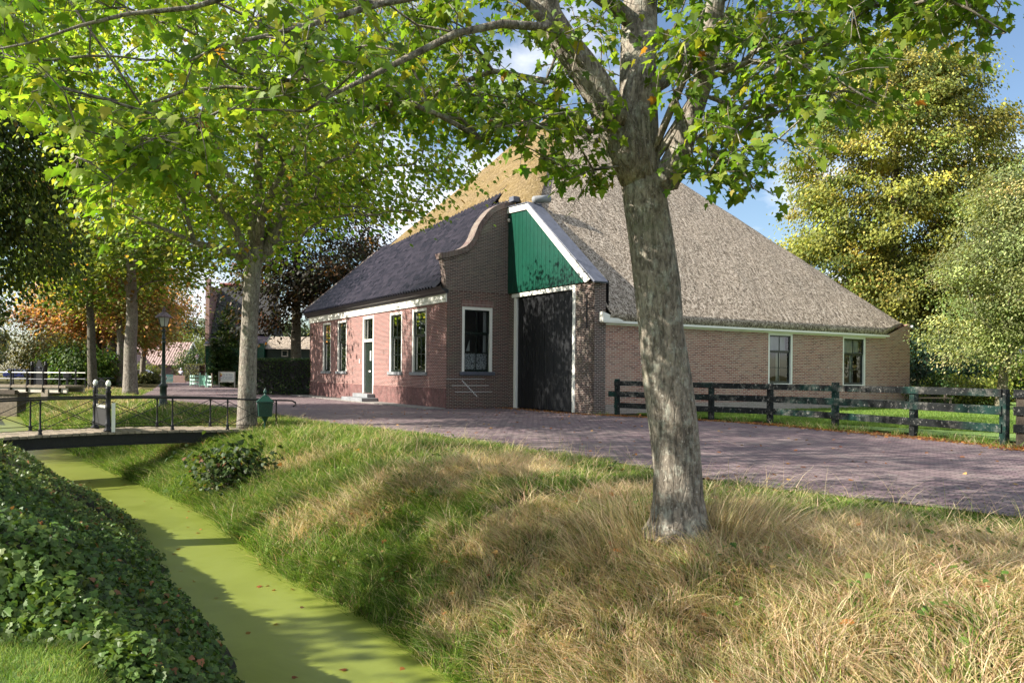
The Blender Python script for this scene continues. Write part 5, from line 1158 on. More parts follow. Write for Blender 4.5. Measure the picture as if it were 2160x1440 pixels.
def tree(name, label, cat, base, height, ells, n_clump, per, lsize, hp, cols, wts, bark, trunk_r, seed, group=None, lean=(0, 0), fork=0.4, sig=(0.5, 0.3), lmat='leaf_far', droop=(0.1, 1.0), shell=0.45, tip=0.010, updir=0.12, rough=0.05, tj=0.18, trunk=None, minr=0.006, clumpshade=0.22):
    R = np.random.default_rng(seed); base = np.array([base[0], base[1], base[2] if len(base) > 2 else tz(base[0], base[1]) - 0.05], float)
    T = thing(name, label, cat, base, group)
    if trunk is None:
        n = 9; trunk = [base + np.array([lean[0] * i / n + R.normal(0, 0.03) * (i > 1), lean[1] * i / n + R.normal(0, 0.03) * (i > 1), height * i / n]) for i in range(n + 1)]
        tr = [trunk_r * (1.28 if i == 0 else 1.0 - 0.62 * i / n) for i in range(n + 1)]; first = max(1, int(fork * n))
        trunk.insert(1, base + np.array([0, 0, 0.35])); tr.insert(1, trunk_r * 1.06); first += 1
    else: trunk, tr, first = trunk
    ells = [tuple(np.array(e[:3]) + (base if True else 0)) + tuple(e[3:]) for e in ells]
    cl = clump_points(R, ells, n_clump, shell)
    chains, nodes, ends = grow(R, trunk, cl, tip, first=first, trunk_r=tr, updir=updir)
    branch_mesh('trunk', chains, M[bark], T, base, rough, minr=minr)
    ctr = np.array(ells[0][:3]); nl = n_clump * per
    ci = np.repeat(np.arange(n_clump), per); sz = np.repeat(R.uniform(0.7, 1.3, n_clump), per)
    pos = cl[ci] + R.normal(size=(nl, 3)) * np.array([sig[0], sig[0], sig[1]]) * sz[:, None]
    cc = palette(nl, R, cols, wts, tj); same = np.repeat(palette(n_clump, R, cols, wts, tj), per, 0) * (1 + R.normal(0, 0.07, (nl, 1))); cc = np.where((R.random(nl) < 0.7)[:, None], same, cc) * np.repeat(1 + R.normal(0, clumpshade, n_clump).clip(-0.5, 0.6), per)[:, None]
    leaf_object('crown', pos, lsize * R.uniform(0.65, 1.25, nl), hp, cc, R, M[lmat], T, base, droop=droop, outward=(pos - ctr)[:, :2])
    return T
GREEN = [(0.085, 0.145, 0.020), (0.13, 0.195, 0.026), (0.20, 0.235, 0.034), (0.27, 0.25, 0.045), (0.30, 0.15, 0.035)]
# --- the maple in the foreground: trunk and main limbs as in the street
def tp(px, py, Y): return P(px, py, Y)
R = np.random.default_rng(77)
b0 = np.array([1.50, 7.04, -0.10])
m2r = lambda wpx, Y: wpx * Y / FPX / 2
tk = [(1432, 1130, 7.04, 176), (1433, 1112, 7.04, 142), (1433, 1090, 7.04, 120), (1431, 1050, 7.04, 108), (1429, 990, 7.04, 104), (1420, 900, 7.04, 100), (1408, 800, 7.03, 97), (1396, 700, 7.02, 96), (1385, 600, 7.0, 98), (1373, 500, 7.0, 102), (1363, 430, 7.0, 108), (1356, 380, 7.0, 118), (1350, 330, 7.02, 112), (1347, 270, 7.05, 92), (1345, 200, 7.1, 80), (1345, 130, 7.15, 76), (1348, 60, 7.2, 72), (1350, -40, 7.3, 66), (1342, -160, 7.4, 56), (1350, -320, 7.4, 46), (1340, -520, 7.5, 34), (1350, -760, 7.5, 22)]
trunk = [tp(a, b_, c) for a, b_, c, d in tk]; trr = [m2r(d, c) for a, b_, c, d in tk]
def limb(st, pts): return (st, [tp(a, b_, c) for a, b_, c, d in pts], [m2r(d, c) for a, b_, c, d in pts])
limbs = [
 limb(11, [(1318, 310, 6.95, 84), (1288, 240, 6.9, 76), (1262, 190, 6.85, 72), (1225, 135, 6.8, 66), (1190, 85, 6.75, 60), (1160, 30, 6.7, 56), (1140, -50, 6.6, 52), (1090, -140, 6.5, 44), (1010, -240, 6.3, 34)]),
 limb(11, [(1410, 375, 6.95, 62), (1437, 310, 6.85, 52), (1462, 240, 6.75, 46), (1482, 170, 6.65, 44), (1498, 95, 6.55, 42), (1510, 10, 6.45, 40), (1530, -120, 6.3, 34), (1570, -280, 6.2, 26)]),
 limb(14, [(1400, 170, 7.3, 34), (1440, 120, 7.5, 30), (1475, 60, 7.7, 26), (1520, -20, 7.9, 22)]),
 limb(16, [(1290, 10, 7.0, 34), (1230, -30, 6.9, 30), (1150, -90, 6.8, 26)]),
]
# long left limbs: seen as pale branches crossing the upper left
L0 = len(limbs)
limbs += [
 limb(11, [(1215, 165, 6.6, 30)] and [(1262, 190, 6.85, 30), (1180, 60, 6.5, 30), (1060, 50, 6.2, 28), (960, 70, 6.0, 25), (860, 120, 5.9, 21), (780, 165, 5.8, 17), (700, 200, 5.7, 13), (640, 235, 5.6, 9)]),
 limb(11, [(1225, 135, 6.8, 26), (1080, -30, 6.2, 28), (940, -20, 5.8, 25), (800, 10, 5.5, 22), (680, 45, 5.3, 19), (560, 75, 5.1, 15), (470, 95, 5.0, 11), (400, 130, 4.9, 7)]),
 limb(11, [(1160, 30, 6.7, 30), (960, -90, 5.9, 28), (760, -70, 5.4, 24), (560, -30, 5.0, 20), (400, 15, 4.8, 17), (270, 30, 4.7, 14), (170, 55, 4.6, 11), (60, 90, 4.5, 8), (-30, 110, 4.45, 6)]),
 limb(11, [(1262, 190, 6.85, 24), (1140, 170, 7.2, 22), (1040, 150, 7.5, 18), (930, 190, 7.7, 14), (840, 250, 7.9, 10)]),
 limb(17, [(1250, -80, 7.6, 26), (1080, -120, 8.2, 22), (920, -90, 8.8, 18), (800, -40, 9.2, 13)]),
 limb(11, [(1437, 310, 6.85, 18), (1500, 325, 6.6, 15), (1560, 345, 6.4, 10), (1590, 400, 6.3, 6)]),
 limb(11, [(1482, 170, 6.65, 22), (1580, 130, 6.3, 18), (1680, 130, 6.1, 14), (1770, 170, 5.9, 10), (1850, 220, 5.8, 6)]),
 limb(11, [(1510, 10, 6.45, 24), (1620, -60, 6.2, 20), (1760, -70, 6.0, 16), (1900, -40, 5.9, 12), (2040, 20, 5.8, 9), (2120, 70, 5.8, 5)]),
 limb(11, [(1480, 200, 6.65, 18), (1560, 230, 7.2, 15), (1650, 220, 7.6, 12), (1750, 250, 7.9, 8)]),
]
for q_ in range(L0, len(limbs)): limbs[q_] = (limbs[q_][0], limbs[q_][1], [r_ * 0.68 for r_ in limbs[q_][2]])
def vis(n, x0, x1, ytop, ybot, Y0, Y1):
    """clump centres hanging in a band of the street air in front of the house"""
    out = []
    for i in range(n):
        px = R.uniform(x0, x1); yb = np.interp(px, *ybot); yt = np.interp(px, *ytop); py = yt + (yb - yt) * R.random() ** 0.85; Y = R.uniform(Y0, Y1); out.append(P(px, py, Y))
    return out
cl = []
cl += vis(54, -60, 780, ([-60, 780], [-160, -160]), ([-60, 60, 110, 250, 420, 560, 700, 780], [190, 200, 250, 235, 255, 265, 250, 240]), 4.6, 6.4)
cl += vis(16, 150, 420, ([150, 420], [240, 240]), ([150, 250, 420], [330, 400, 300]), 4.8, 5.8)
cl += vis(95, 700, 1290, ([700, 1290], [-150, -150]), ([700, 850, 950, 1010, 1100, 1180, 1290], [270, 290, 250, 280, 290, 280, 170]), 6.0, 8.8)
cl += vis(16, 1010, 1330, ([1010, 1330], [180, 220]), ([1010, 1150, 1330], [320, 350, 390]), 6.3, 8.0)
cl += vis(84, 1400, 1900, ([1400, 1900], [-140, -140]), ([1400, 1500, 1600, 1700, 1800, 1900], [180, 300, 330, 270, 250, 150]), 5.6, 8.0)
cl += vis(7, 1460, 1620, ([1460, 1620], [260, 260]), ([1460, 1620], [370, 390]), 6.2, 6.8)
cl += vis(22, 1880, 2150, ([1880, 2150], [-120, -60]), ([1880, 1950, 2150], [60, 30, 90]), 5.6, 6.6)
cl = np.array(cl); nvis = len(cl)
upper = clump_points(R, [(0.6, 6.6, 8.6, 5.2, 4.6, 3.0)], 75, 0.3); upper = upper[upper[:, 2] > 5.4]
low = clump_points(R, [(-2.5, 3.5, 5.6, 3.6, 3.2, 1.1), (4.0, 5.0, 5.4, 3.2, 3.2, 1.2)], 36, 0.2); low = low[low[:, 2] > CAMH + 0.56 * np.maximum(low[:, 1], 0.5) + 0.35]
clumps = np.concatenate([cl, upper, low])
MT = thing('maple_tree', 'big maple with pale lichen-covered bark standing on the grass bank in front', 'tree', b0, 'street trees')
chains, nodes, ends = grow(R, trunk, clumps, 0.0055, power=0.42, first=12, trunk_r=trr, updir=0.06, limbs=limbs, jit=0.14)
branch_mesh('trunk', chains, M['bark'], MT, b0, 0.045, minr=0.003)
# twigs with leaves
tw_pos = []; tw_out = []; k = MB(); 
big = [];
for ci_, c in enumerate(clumps):
    isv = ci_ < nvis
    for q in range(5 if isv else 3):
        d = R.normal(size=3) * np.array([1, 1, 0.55]) + np.array([0, 0, -0.25]); d /= np.linalg.norm(d); ln_ = R.uniform(0.18, 0.42); e = c + d * ln_
        if isv: k.tube([c, c + d * ln_ * 0.55 + R.normal(0, 0.015, 3), e], [0.0042, 0.0035, 0.0022], 4, False)
        for z_ in range(7 if isv else 5):
            s_ = R.uniform(0.25, 1.05); tw_pos.append(c + d * ln_ * s_ + R.normal(0, 0.045 if isv else 0.16, 3)); tw_out.append(d)
k.build('twig', M['bark'], MT, b0, fix=False)
tw_pos = np.array(tw_pos); tw_out = np.array(tw_out); nl = len(tw_pos)
cc = palette(nl, R, [(0.085, 0.15, 0.018), (0.125, 0.20, 0.022), (0.18, 0.245, 0.03), (0.28, 0.27, 0.04), (0.32, 0.15, 0.03)], [22, 36, 30, 6, 0.35], 0.16)
# sunlight on the left of the crown is painted in: lighter leaf colours there
sun_l = np.clip((-tw_pos[:, 0] - 0.6) / 2.2, 0, 1)[:, None]; cc = cc * (1 - sun_l) + (cc * np.array([1.4, 1.36, 1.3])) * sun_l
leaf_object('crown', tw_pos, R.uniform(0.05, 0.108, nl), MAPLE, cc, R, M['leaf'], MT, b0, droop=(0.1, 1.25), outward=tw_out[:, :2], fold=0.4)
# old branch scars on the trunk
for px, py, Y, r in ((1283, 243, 6.72, 0.058), (1384, 215, 6.86, 0.030)):
    k = MB(); c = P(px, py, Y); dirv = np.array([-0.75, -0.62, 0.1]) if px < 1300 else np.array([0.2, -0.97, 0.1]); dirv /= np.linalg.norm(dirv); k.tube([c - dirv * 0.14, c - dirv * 0.02, c + dirv * 0.02, c + dirv * 0.012, c - dirv * 0.05], [r * 1.5, r * 1.35, r * 1.05, r * 0.66, r * 0.3], 14); k.build('branch_scar', M['bark_moss'], MT, b0, smooth=True, fix=False)

# --- its neighbour on the near bank, trunk just out of view; its branches reach in at the top left
LBT = np.array([(0.085, 0.15, 0.018), (0.125, 0.20, 0.022), (0.18, 0.245, 0.03), (0.28, 0.27, 0.04)])
tree('maple_tree', 'maple on the near bank whose yellow-green branches hang in at the upper left corner', 'tree', (-8.9, 10.3), 9.5, [(0, 0.4, 8.0, 4.8, 5.2, 2.7), (1.2, 3.6, 7.6, 3.4, 2.6, 2.3), (-0.8, -4.5, 7.4, 4.4, 3.2, 2.2), (0.0, 1.5, 10.8, 4.4, 5.2, 2.0), (-4.2, -7.0, 6.9, 3.6, 2.5, 2.0)], 225, 58, 0.135, MAPLE, LBT * np.array([1.3, 1.32, 1.2]), [20, 36, 32, 8], 'bark', 0.27, 401, 'street trees', fork=0.45, sig=(0.42, 0.24), lmat='leaf', shell=0.35, minr=0.004)
# --- second maple by the bridge
mb3 = np.array([-6.62, 19.6, tz(-6.62, 19.6) - 0.1]); Ym = 19.6
tk = [(522, 905, 46), (521, 890, 41), (521, 850, 37), (522, 800, 36), (524, 740, 36), (527, 680, 36), (530, 620, 37), (533, 575, 40), (537, 550, 46), (540, 525, 36), (541, 480, 26), (542, 420, 21), (545, 340, 17), (548, 240, 14), (545, 120, 11), (550, -40, 8)]
trunk = [P(a, b_, Ym) for a, b_, d in tk]; trr = [m2r(d, Ym) for a, b_, d in tk]
lm = lambda st, pts: (st, [P(a, b_, c) for a, b_, c, d in pts], [m2r(d, c) for a, b_, c, d in pts])
limbs = [lm(8, [(520, 540, 19.4, 22), (500, 490, 19.2, 17), (470, 440, 19.0, 14), (430, 380, 18.6, 11), (390, 320, 18.2, 9)]), lm(8, [(508, 545, 19.5, 14), (470, 525, 19.0, 12), (410, 510, 18.6, 10), (350, 485, 18.2, 8), (280, 455, 17.8, 6)]),
 lm(8, [(565, 525, 19.8, 26), (590, 470, 20.0, 22), (605, 420, 20.3, 18), (620, 350, 20.6, 14), (640, 260, 21, 10)]), lm(9, [(550, 470, 19.2, 18), (565, 420, 18.9, 15), (600, 350, 18.5, 11), (640, 280, 18, 8)]), lm(9, [(575, 470, 20.4, 15), (640, 430, 20.9, 12), (710, 400, 21.4, 9), (790, 380, 21.8, 6)]), lm(9, [(525, 460, 20.4, 16), (500, 400, 21, 13), (460, 340, 21.8, 10), (420, 260, 22.4, 7)])]
R = np.random.default_rng(5)
ell = [(-6.4, 19.6, 8.6, 5.6, 5.0, 4.6), (-9.0, 18.6, 6.3, 2.6, 2.6, 1.6), (-3.4, 20.6, 7.0, 3.0, 2.4, 2.0), (-8.0, 25.3, 8.0, 4.0, 3.0, 3.2)]
cl = clump_points(R, ell, 520, 0.35)
pj = np.array([(CX + FPX * (c - CAMP) @ RIGHT / c[1], CY - FPX * (c - CAMP) @ UP / c[1]) for c in cl])
keepm = pj[:, 1] < np.interp(pj[:, 0], [100, 250, 400, 480, 560, 640, 800, 900, 1000, 1100], [520, 560, 590, 560, 560, 500, 480, 470, 420, 300]); cl = cl[keepm]
MM = thing('maple_tree', 'maple with smooth pale trunk standing beside the footbridge and letter box', 'tree', mb3, 'street trees')
chains, nodes, ends = grow(R, trunk, cl, 0.010, power=0.42, first=8, trunk_r=trr, updir=0.08, limbs=limbs)
branch_mesh('trunk', chains, M['bark_mid'], MM, mb3, 0.03, minr=0.005)
per = 70; nl = len(cl) * per; ci = np.repeat(np.arange(len(cl)), per); pos = cl[ci] + R.normal(size=(nl, 3)) * np.array([0.46, 0.46, 0.24])
cc = 1.4 * palette(nl, R, GREEN, [18, 34, 32, 10, 0.5], 0.2) * np.repeat(1 + R.normal(0, 0.12, len(cl)), per)[:, None]
leaf_object('crown', pos, R.uniform(0.09, 0.17, nl), SIMPLE, cc, R, M['leaf'], MM, mb3, droop=(0.1, 1.1), outward=(pos - np.array([-6.6, 19.6, 0]))[:, :2])

# --- other street trees, from near to far
tree('street_tree', 'old grey street tree on the verge just left of the lamp post', 'tree', (-20.2, 41.4), 12, [(0, 0, 10.0, 6.2, 6.0, 4.6), (3, -2, 7.6, 3.2, 3, 1.6), (-3, 0, 7.0, 3, 3, 1.4)], 170, 95, 0.22, SIMPLE, GREEN, [30, 34, 20, 8, 5], 'bark_mid', 0.36, 101, 'street trees', fork=0.45, sig=(0.75, 0.4))
tree('street_tree', 'dark-barked leaning street tree, left of the old grey one', 'tree', (-27.2, 50.8), 12, [(0, 0, 10.5, 5.6, 5.0, 4.4), (-2, -2, 7.0, 3.5, 3, 1.6)], 140, 90, 0.25, SIMPLE, GREEN, [40, 34, 14, 6, 4], 'bark_dark', 0.30, 102, 'street trees', lean=(-0.5, 0), fork=0.5, sig=(0.8, 0.45))
AUT = [(0.20, 0.19, 0.05), (0.44, 0.25, 0.11), (0.50, 0.28, 0.16), (0.34, 0.29, 0.08), (0.17, 0.20, 0.045)]
for i, (px, Yt, lab, r_, h_, cols, wts) in enumerate(((300, 84, 'pale twin-trunk street tree far along the verge', 0.32, 8.5, AUT, [3, 3, 2, 3, 4]), (240, 70, 'tall pale trunk with orange foliage behind the old grey tree', 0.36, 8.0, AUT, [2, 4, 4, 2, 2]), (222, 78, 'orange maple behind the leaning dark trunk', 0.26, 8.0, AUT, [1, 4, 5, 1, 1]), (255, 62, 'pale street tree directly behind the old grey trunk', 0.3, 9.0, AUT, [3, 2, 2, 4, 5]))):
    x = (px - CX) / FPX * Yt; tree('street_tree', lab, 'tree', (x, Yt), h_ * 1.25, [(0, 0, h_, 5.0, 4.4, h_ * 0.42), (1.5, 0, h_ * .62, 3, 3, 1.4)], 85, 140, 0.25, SIMPLE, cols, wts, 'bark_mid', r_, 110 + i, 'street trees', lean=(0.5 if i == 0 else -0.4, 0), fork=0.42, sig=(0.85, 0.5))
k_ = thing
tree('orange_maple', 'broad orange maple behind the plank bridge at the far left', 'tree', (-38, 72), 9, [(0, 0, 7.2, 5.5, 5, 3.6), (-4, 0, 6, 3.5, 3, 2.4), (4, 0, 5.6, 3, 3, 2.2)], 120, 140, 0.26, SIMPLE, AUT, [2, 4, 5, 2, 1], 'bark_dark', 0.3, 120, fork=0.3, sig=(0.8, 0.5))
# --- dark weeping tree over the left bank
R = np.random.default_rng(9)
DARK = [(0.032, 0.055, 0.013), (0.048, 0.078, 0.016), (0.085, 0.12, 0.025), (0.16, 0.19, 0.045), (0.18, 0.12, 0.04)]
tree('weeping_tree', 'dense dark tree with hanging branches along the left bank', 'tree', (-19.2, 24.5), 15, [(0, 0, 10.2, 5.4, 6.0, 5.2), (3.0, 0.5, 7.0, 2.4, 3.0, 2.8), (2.0, 1.0, 5.2, 2.6, 2.5, 2.4), (-2, -3, 6, 4, 4, 3.4)], 420, 190, 0.16, OVAL, DARK, [30, 34, 20, 6, 2], 'bark_dark', 0.32, 130, fork=0.25, sig=(0.38, 0.55), droop=(0.5, 1.4), tip=0.008, shell=0.3)
# --- copper beech behind the front of the house
COP = [(0.022, 0.020, 0.012), (0.035, 0.026, 0.014), (0.030, 0.040, 0.016), (0.10, 0.05, 0.02), (0.16, 0.08, 0.03)]
tree('copper_beech', 'dark copper beech rising behind the tiled front roof', 'tree', (P(625, 780, 62)[0], 62), 15, [(1.0, 0, 11.5, 6.2, 6, 6.0), (-2.5, -1, 7.0, 3.4, 4, 3.0), (4, 0, 8, 4.0, 4, 3.4)], 230, 105, 0.28, OVAL, COP, [34, 26, 24, 8, 3], 'bark_dark', 0.45, 140, fork=0.25, sig=(0.8, 0.5))
# --- conifer by the sign
CON = [(0.035, 0.075, 0.022), (0.055, 0.11, 0.03), (0.09, 0.15, 0.05), (0.14, 0.20, 0.08)]
cb_ = G(458, 815, 0.0); cb_[1] += 1.2
tree('conifer', 'narrow pointed dark green conifer behind the sign board', 'tree', (cb_[0], cb_[1] + 1.0), 6.6, [(0, 0, 1.6, 1.45, 1.3, 1.5), (0, 0, 3.4, 1.15, 1.1, 1.7), (0, 0, 5.2, 0.75, 0.7, 1.5), (0.1, 0, 6.4, 0.35, 0.35, 0.9)], 150, 60, 0.22, OVAL, CON, [30, 30, 18, 8], 'bark_dark', 0.16, 150, fork=0.08, sig=(0.22, 0.28), droop=(-0.8, 0.4))
# --- trees right of the house
LIME = [(0.18, 0.205, 0.045), (0.27, 0.285, 0.06), (0.38, 0.35, 0.085), (0.50, 0.40, 0.10), (0.11, 0.145, 0.035)]
lx = P(1885, 780, 52)[0]
tree('lime_tree', 'tall yellowing lime tree rising behind the right end of the house', 'tree', (lx, 52), 21, [(0.3, 0, 14.5, 7.2, 6.5, 9.2), (-4.5, -1, 8.0, 4.2, 4, 4.5), (4.0, -2, 8.0, 4.0, 4, 5), (0, -1, 5.0, 7, 5, 3.5), (0.8, 0, 21.5, 4.0, 3.5, 3.6)], 860, 230, 0.20, OVAL, LIME, [28, 28, 14, 3, 24], 'bark_dark', 0.5, 160, fork=0.15, sig=(0.60, 0.30), droop=(0.2, 1.1), tip=0.012, clumpshade=0.3, shell=0.5)
rt = np.array([P(2112, 800, 33)[0], 33.0, 0]); tk3 = [rt + np.array(o_) for o_ in ((0, 0, -0.1), (0.02, 0, 0.4), (0.05, 0, 1.0), (0.12, 0, 1.6), (0.2, 0, 1.95), (0.5, 0, 2.6), (0.95, 0, 3.3), (1.2, 0, 4.2), (1.3, 0, 5.5), (1.35, 0, 7.0), (1.4, 0, 8.6))]
PALE = [(0.14, 0.18, 0.06), (0.22, 0.26, 0.095), (0.31, 0.33, 0.15), (0.08, 0.11, 0.035)]
tree('garden_tree', 'pale green small-leaved tree with forked trunk on the lawn at the right edge', 'tree', (rt[0], rt[1], -0.1), 8, [(1.4, 0, 6.6, 3.6, 3.2, 3.6), (-0.9, -0.6, 5.2, 2.3, 2.2, 2.2), (-1.5, -0.4, 3.4, 1.7, 1.8, 1.5), (3.4, 0, 4.0, 2.2, 2.2, 1.8), (0.6, 0, 9.2, 2.0, 1.8, 1.5), (0.0, -.8, 2.6, 1.4, 1.4, 0.8)], 300, 260, 0.105, OVAL, PALE, [28, 34, 24, 14], 'bark_moss', 0.2, 170, sig=(0.46, 0.24), clumpshade=0.3, trunk=(tk3, [0.26, 0.22, 0.20, 0.19, 0.18, 0.13, 0.11, 0.09, 0.07, 0.05, 0.03], 4), shell=0.5)
# --- shrubs, hedges
def shrub(name, label, cat, c, r, n_clump, per, ls, cols, wts, seed, group=None, hp=OVAL, lm='leaf_far', sig=None):
    R = np.random.default_rng(seed); c = np.array(c, float); T = thing(name, label, cat, c, group)
    cl = clump_points(R, [(0, 0, r[2] * 0.55, r[0], r[1], r[2] * 0.5)], n_clump, 0.4) + c; cl[:, 2] = np.maximum(cl[:, 2], c[2] + 0.1)
    k = MB()
    for q in cl[:: max(1, n_clump // 25)]: k.tube([c + R.normal(0, 0.08, 3) * np.array([1, 1, 0]) - Z3 * 0.1, (c + q) / 2 + R.normal(0, 0.1, 3), q], [0.025, 0.016, 0.006], 5)
    k.build('stem', M['bark_dark'], T, c, fix=False)
    nl = n_clump * per; s_ = sig or (max(r) * 0.16); pos = np.repeat(cl, per, 0) + R.normal(0, s_, (nl, 3)); pos[:, 2] = np.maximum(pos[:, 2], c[2] + 0.03)
    cc = palette(nl, R, cols, wts, 0.2) * np.repeat(1 + R.normal(0, 0.2, n_clump).clip(-.5, .5), per)[:, None]
    leaf_object('foliage', pos, ls * R.uniform(0.6, 1.25, nl), hp, cc, R, M[lm], T, c, outward=(pos - c)[:, :2]); return T
def clipped_hedge(name, label, p0, p1, thick, h, cols, wts, seed, ls=0.07, dens=420, m='leaf_far'):
    R = np.random.default_rng(seed); p0 = np.array([*p0, 0.0]); p1 = np.array([*p1, 0.0]); d = p1 - p0; ln_ = np.linalg.norm(d); d /= ln_; nn = np.array([d[1], -d[0], 0])
    T = thing(name, label, 'hedge', p0); k = MB(); k.hexa([p0 + nn * -thick / 2 * .8, p0 + nn * thick / 2 * .8, p1 + nn * thick / 2 * .8, p1 - nn * thick / 2 * .8] + [q + Z3 * (h - 0.12) for q in (p0 + nn * -thick / 2 * .8, p0 + nn * thick / 2 * .8, p1 + nn * thick / 2 * .8, p1 - nn * thick / 2 * .8)])
    k.build('branches', M['dark'], T, p0)  # solid near-black core, stands in for the shade between the leaves
    na = int(ln_ * h * dens); nt = int(ln_ * thick * dens); ne = int(thick * h * dens); P_ = []
    for sg in (1, -1): a = R.uniform(0, ln_, na); z = R.uniform(0.02, h, na); P_.append(p0 + d * a[:, None] + nn * (sg * (thick / 2 - 0.06 + 0.10 * fbm(a * 0.9, z * 0.9, seed + sg, 3) + R.normal(0, 0.03, na)))[:, None] + Z3 * z[:, None])
    a = R.uniform(0, ln_, nt); b_ = R.uniform(-thick / 2, thick / 2, nt); P_.append(p0 + d * a[:, None] + nn * b_[:, None] + Z3 * (h - 0.06 + 0.1 * fbm(a, b_, seed, 3) + R.normal(0, 0.02, nt))[:, None])
    for e in (p0, p1): b_ = R.uniform(-thick / 2, thick / 2, ne); z = R.uniform(0.02, h, ne); P_.append(e + nn * b_[:, None] + Z3 * z[:, None] + R.normal(0, 0.04, (ne, 3)))
    pos = np.concatenate(P_); nl = len(pos)
    leaf_object('foliage', pos, ls * R.uniform(0.6, 1.3, nl), OVAL, palette(nl, R, cols, wts, 0.25), R, M[m], T, p0, droop=(-0.6, 1.0)); return T
HD = [(0.024, 0.05, 0.016), (0.038, 0.075, 0.02), (0.065, 0.11, 0.03)]
h0 = G(543, 831, 0); h1 = G(657, 834, 0); clipped_hedge('clipped_hedge', 'tall dark clipped hedge between the conifer and the left corner of the house', h0[:2], h1[:2] + np.array([0.2, 0.6]), 1.1, 2.05, HD, [3, 3, 2], 201, 0.10, 260)
hh = P(405, 800, 88); clipped_hedge('clipped_hedge', 'pale clipped hedge beside the street behind the cyclist', (P(397, 800, 93)[0], 93.0), (P(428, 800, 92)[0], 92.0), 1.2, 2.0, [(0.10, 0.12, 0.05), (0.16, 0.17, 0.08), (0.05, 0.06, 0.02)], [3, 3, 2], 202, 0.14, 130)
LAU = [(0.010, 0.028, 0.016), (0.018, 0.045, 0.024), (0.035, 0.07, 0.035)]
x0 = P(1915, 790, 40)[0]
for i, (px, Yq, w_, h_, lab, cols) in enumerate(((1945, 42, 2.4, 3.2, 'dark laurel bush beyond the bench near the house corner', LAU), (2030, 43, 2.2, 3.4, 'dark laurel bush behind the pale garden tree', LAU), (2105, 44, 2.4, 3.0, 'dark evergreen bush left of the pale shed', HD), (2165, 42, 2.2, 2.6, 'mid-green bush at the right edge below the shed', GREEN), (2035, 37.5, 1.8, 1.1, 'low yellow-green shrub at the foot of the dark laurels', [(0.18, 0.22, 0.04), (0.26, 0.28, 0.06), (0.10, 0.14, 0.03)]))):
    shrub('laurel_bush' if i < 3 else 'garden_bush', lab, 'bush', ((px - CX) / FPX * Yq, Yq, 0), (w_, 1.3, h_), 60, 70, 0.16, cols, [3, 3, 2] if len(cols) == 3 else [3, 4, 3, 0, 0], 210 + i)
cb2 = W(-5.9, 20.4, 0); shrub('climbing_shrub', 'dark leafy shrub against the far brick corner of the house', 'bush', (cb2[0] + .5, cb2[1] - 0.3, 0), (1.0, 0.7, 1.3), 30, 60, 0.11, HD + LIME[:1], [3, 3, 2, 1], 220)
# brambles by the bridge abutment
bb = np.array([-5.0, 14.15, 0]); bb[2] = tz(bb[0], bb[1]); shrub('bramble_bush', 'dark bramble bush leaning over the water near the footbridge', 'bush', bb, (0.80, 0.50, 0.70), 46, 30, 0.085, [(0.020, 0.042, 0.010), (0.035, 0.065, 0.016), (0.06, 0.095, 0.02), (0.16, 0.07, 0.03)], [4, 4, 3, 0.4], 230, hp=IVY, lm='leaf_far', sig=0.19)
for i, (px, py, Yq, w_, h_, lab, cols, wts) in enumerate(((25, 800, 130, 6.5, 9.0, 'pale yellow-green shrub at the left edge beyond the blue car', [(0.16, 0.17, 0.06), (0.24, 0.22, 0.09), (0.10, 0.12, 0.04)], [3, 3, 2]), (118, 800, 66, 2.6, 4.2, 'round pale shrub behind the arched gate', [(0.16, 0.17, 0.06), (0.26, 0.22, 0.10), (0.10, 0.12, 0.04)], [3, 3, 2]), (165, 800, 60, 2.6, 2.8, 'fresh green shrub left of the leaning dark trunk', [(0.05, 0.11, 0.02), (0.09, 0.16, 0.03), (0.14, 0.2, 0.05)], [3, 3, 2]), (75, 800, 134, 6.5, 13.0, 'grey-green shrub deep behind the far-left garden', [(0.08, 0.11, 0.07), (0.14, 0.17, 0.11), (0.04, 0.06, 0.03)], [3, 2, 3]), (398, 800, 126, 4.6, 7.0, 'rounded light green tree behind the street lamps', [(0.12, 0.16, 0.03), (0.20, 0.23, 0.05), (0.07, 0.10, 0.025)], [3, 3, 2]), (410, 800, 108, 2.4, 4.0, 'dark green bush left of the tall barn', [(0.03, 0.06, 0.015), (0.06, 0.09, 0.02), (0.10, 0.13, 0.03)], [3, 3, 1]), (300, 800, 98, 2.4, 2.0, 'yellow-green garden bush before the tiled cottages', [(0.13, 0.16, 0.04), (0.20, 0.22, 0.06), (0.08, 0.10, 0.03)], [3, 3, 2]), (312, 812, 80, 1.2, 0.9, 'low ragged hedge along the verge behind the lamp post', [(0.10, 0.12, 0.04), (0.16, 0.17, 0.06), (0.05, 0.07, 0.02)], [3, 3, 2]), (200, 803, 64, 2.6, 1.4, 'low mixed shrub at the foot of the far white cottage', [(0.07, 0.10, 0.02), (0.12, 0.15, 0.04), (0.2, 0.12, 0.05)], [3, 3, 1]))):
    x = (px - CX) / FPX * Yq; shrub('garden_shrub', lab, 'bush', (x, Yq, tz(x, Yq)), (w_, w_ * 0.8, h_), 70, 75, 0.24 if Yq > 55 else 0.14, cols, wts, 240 + i)
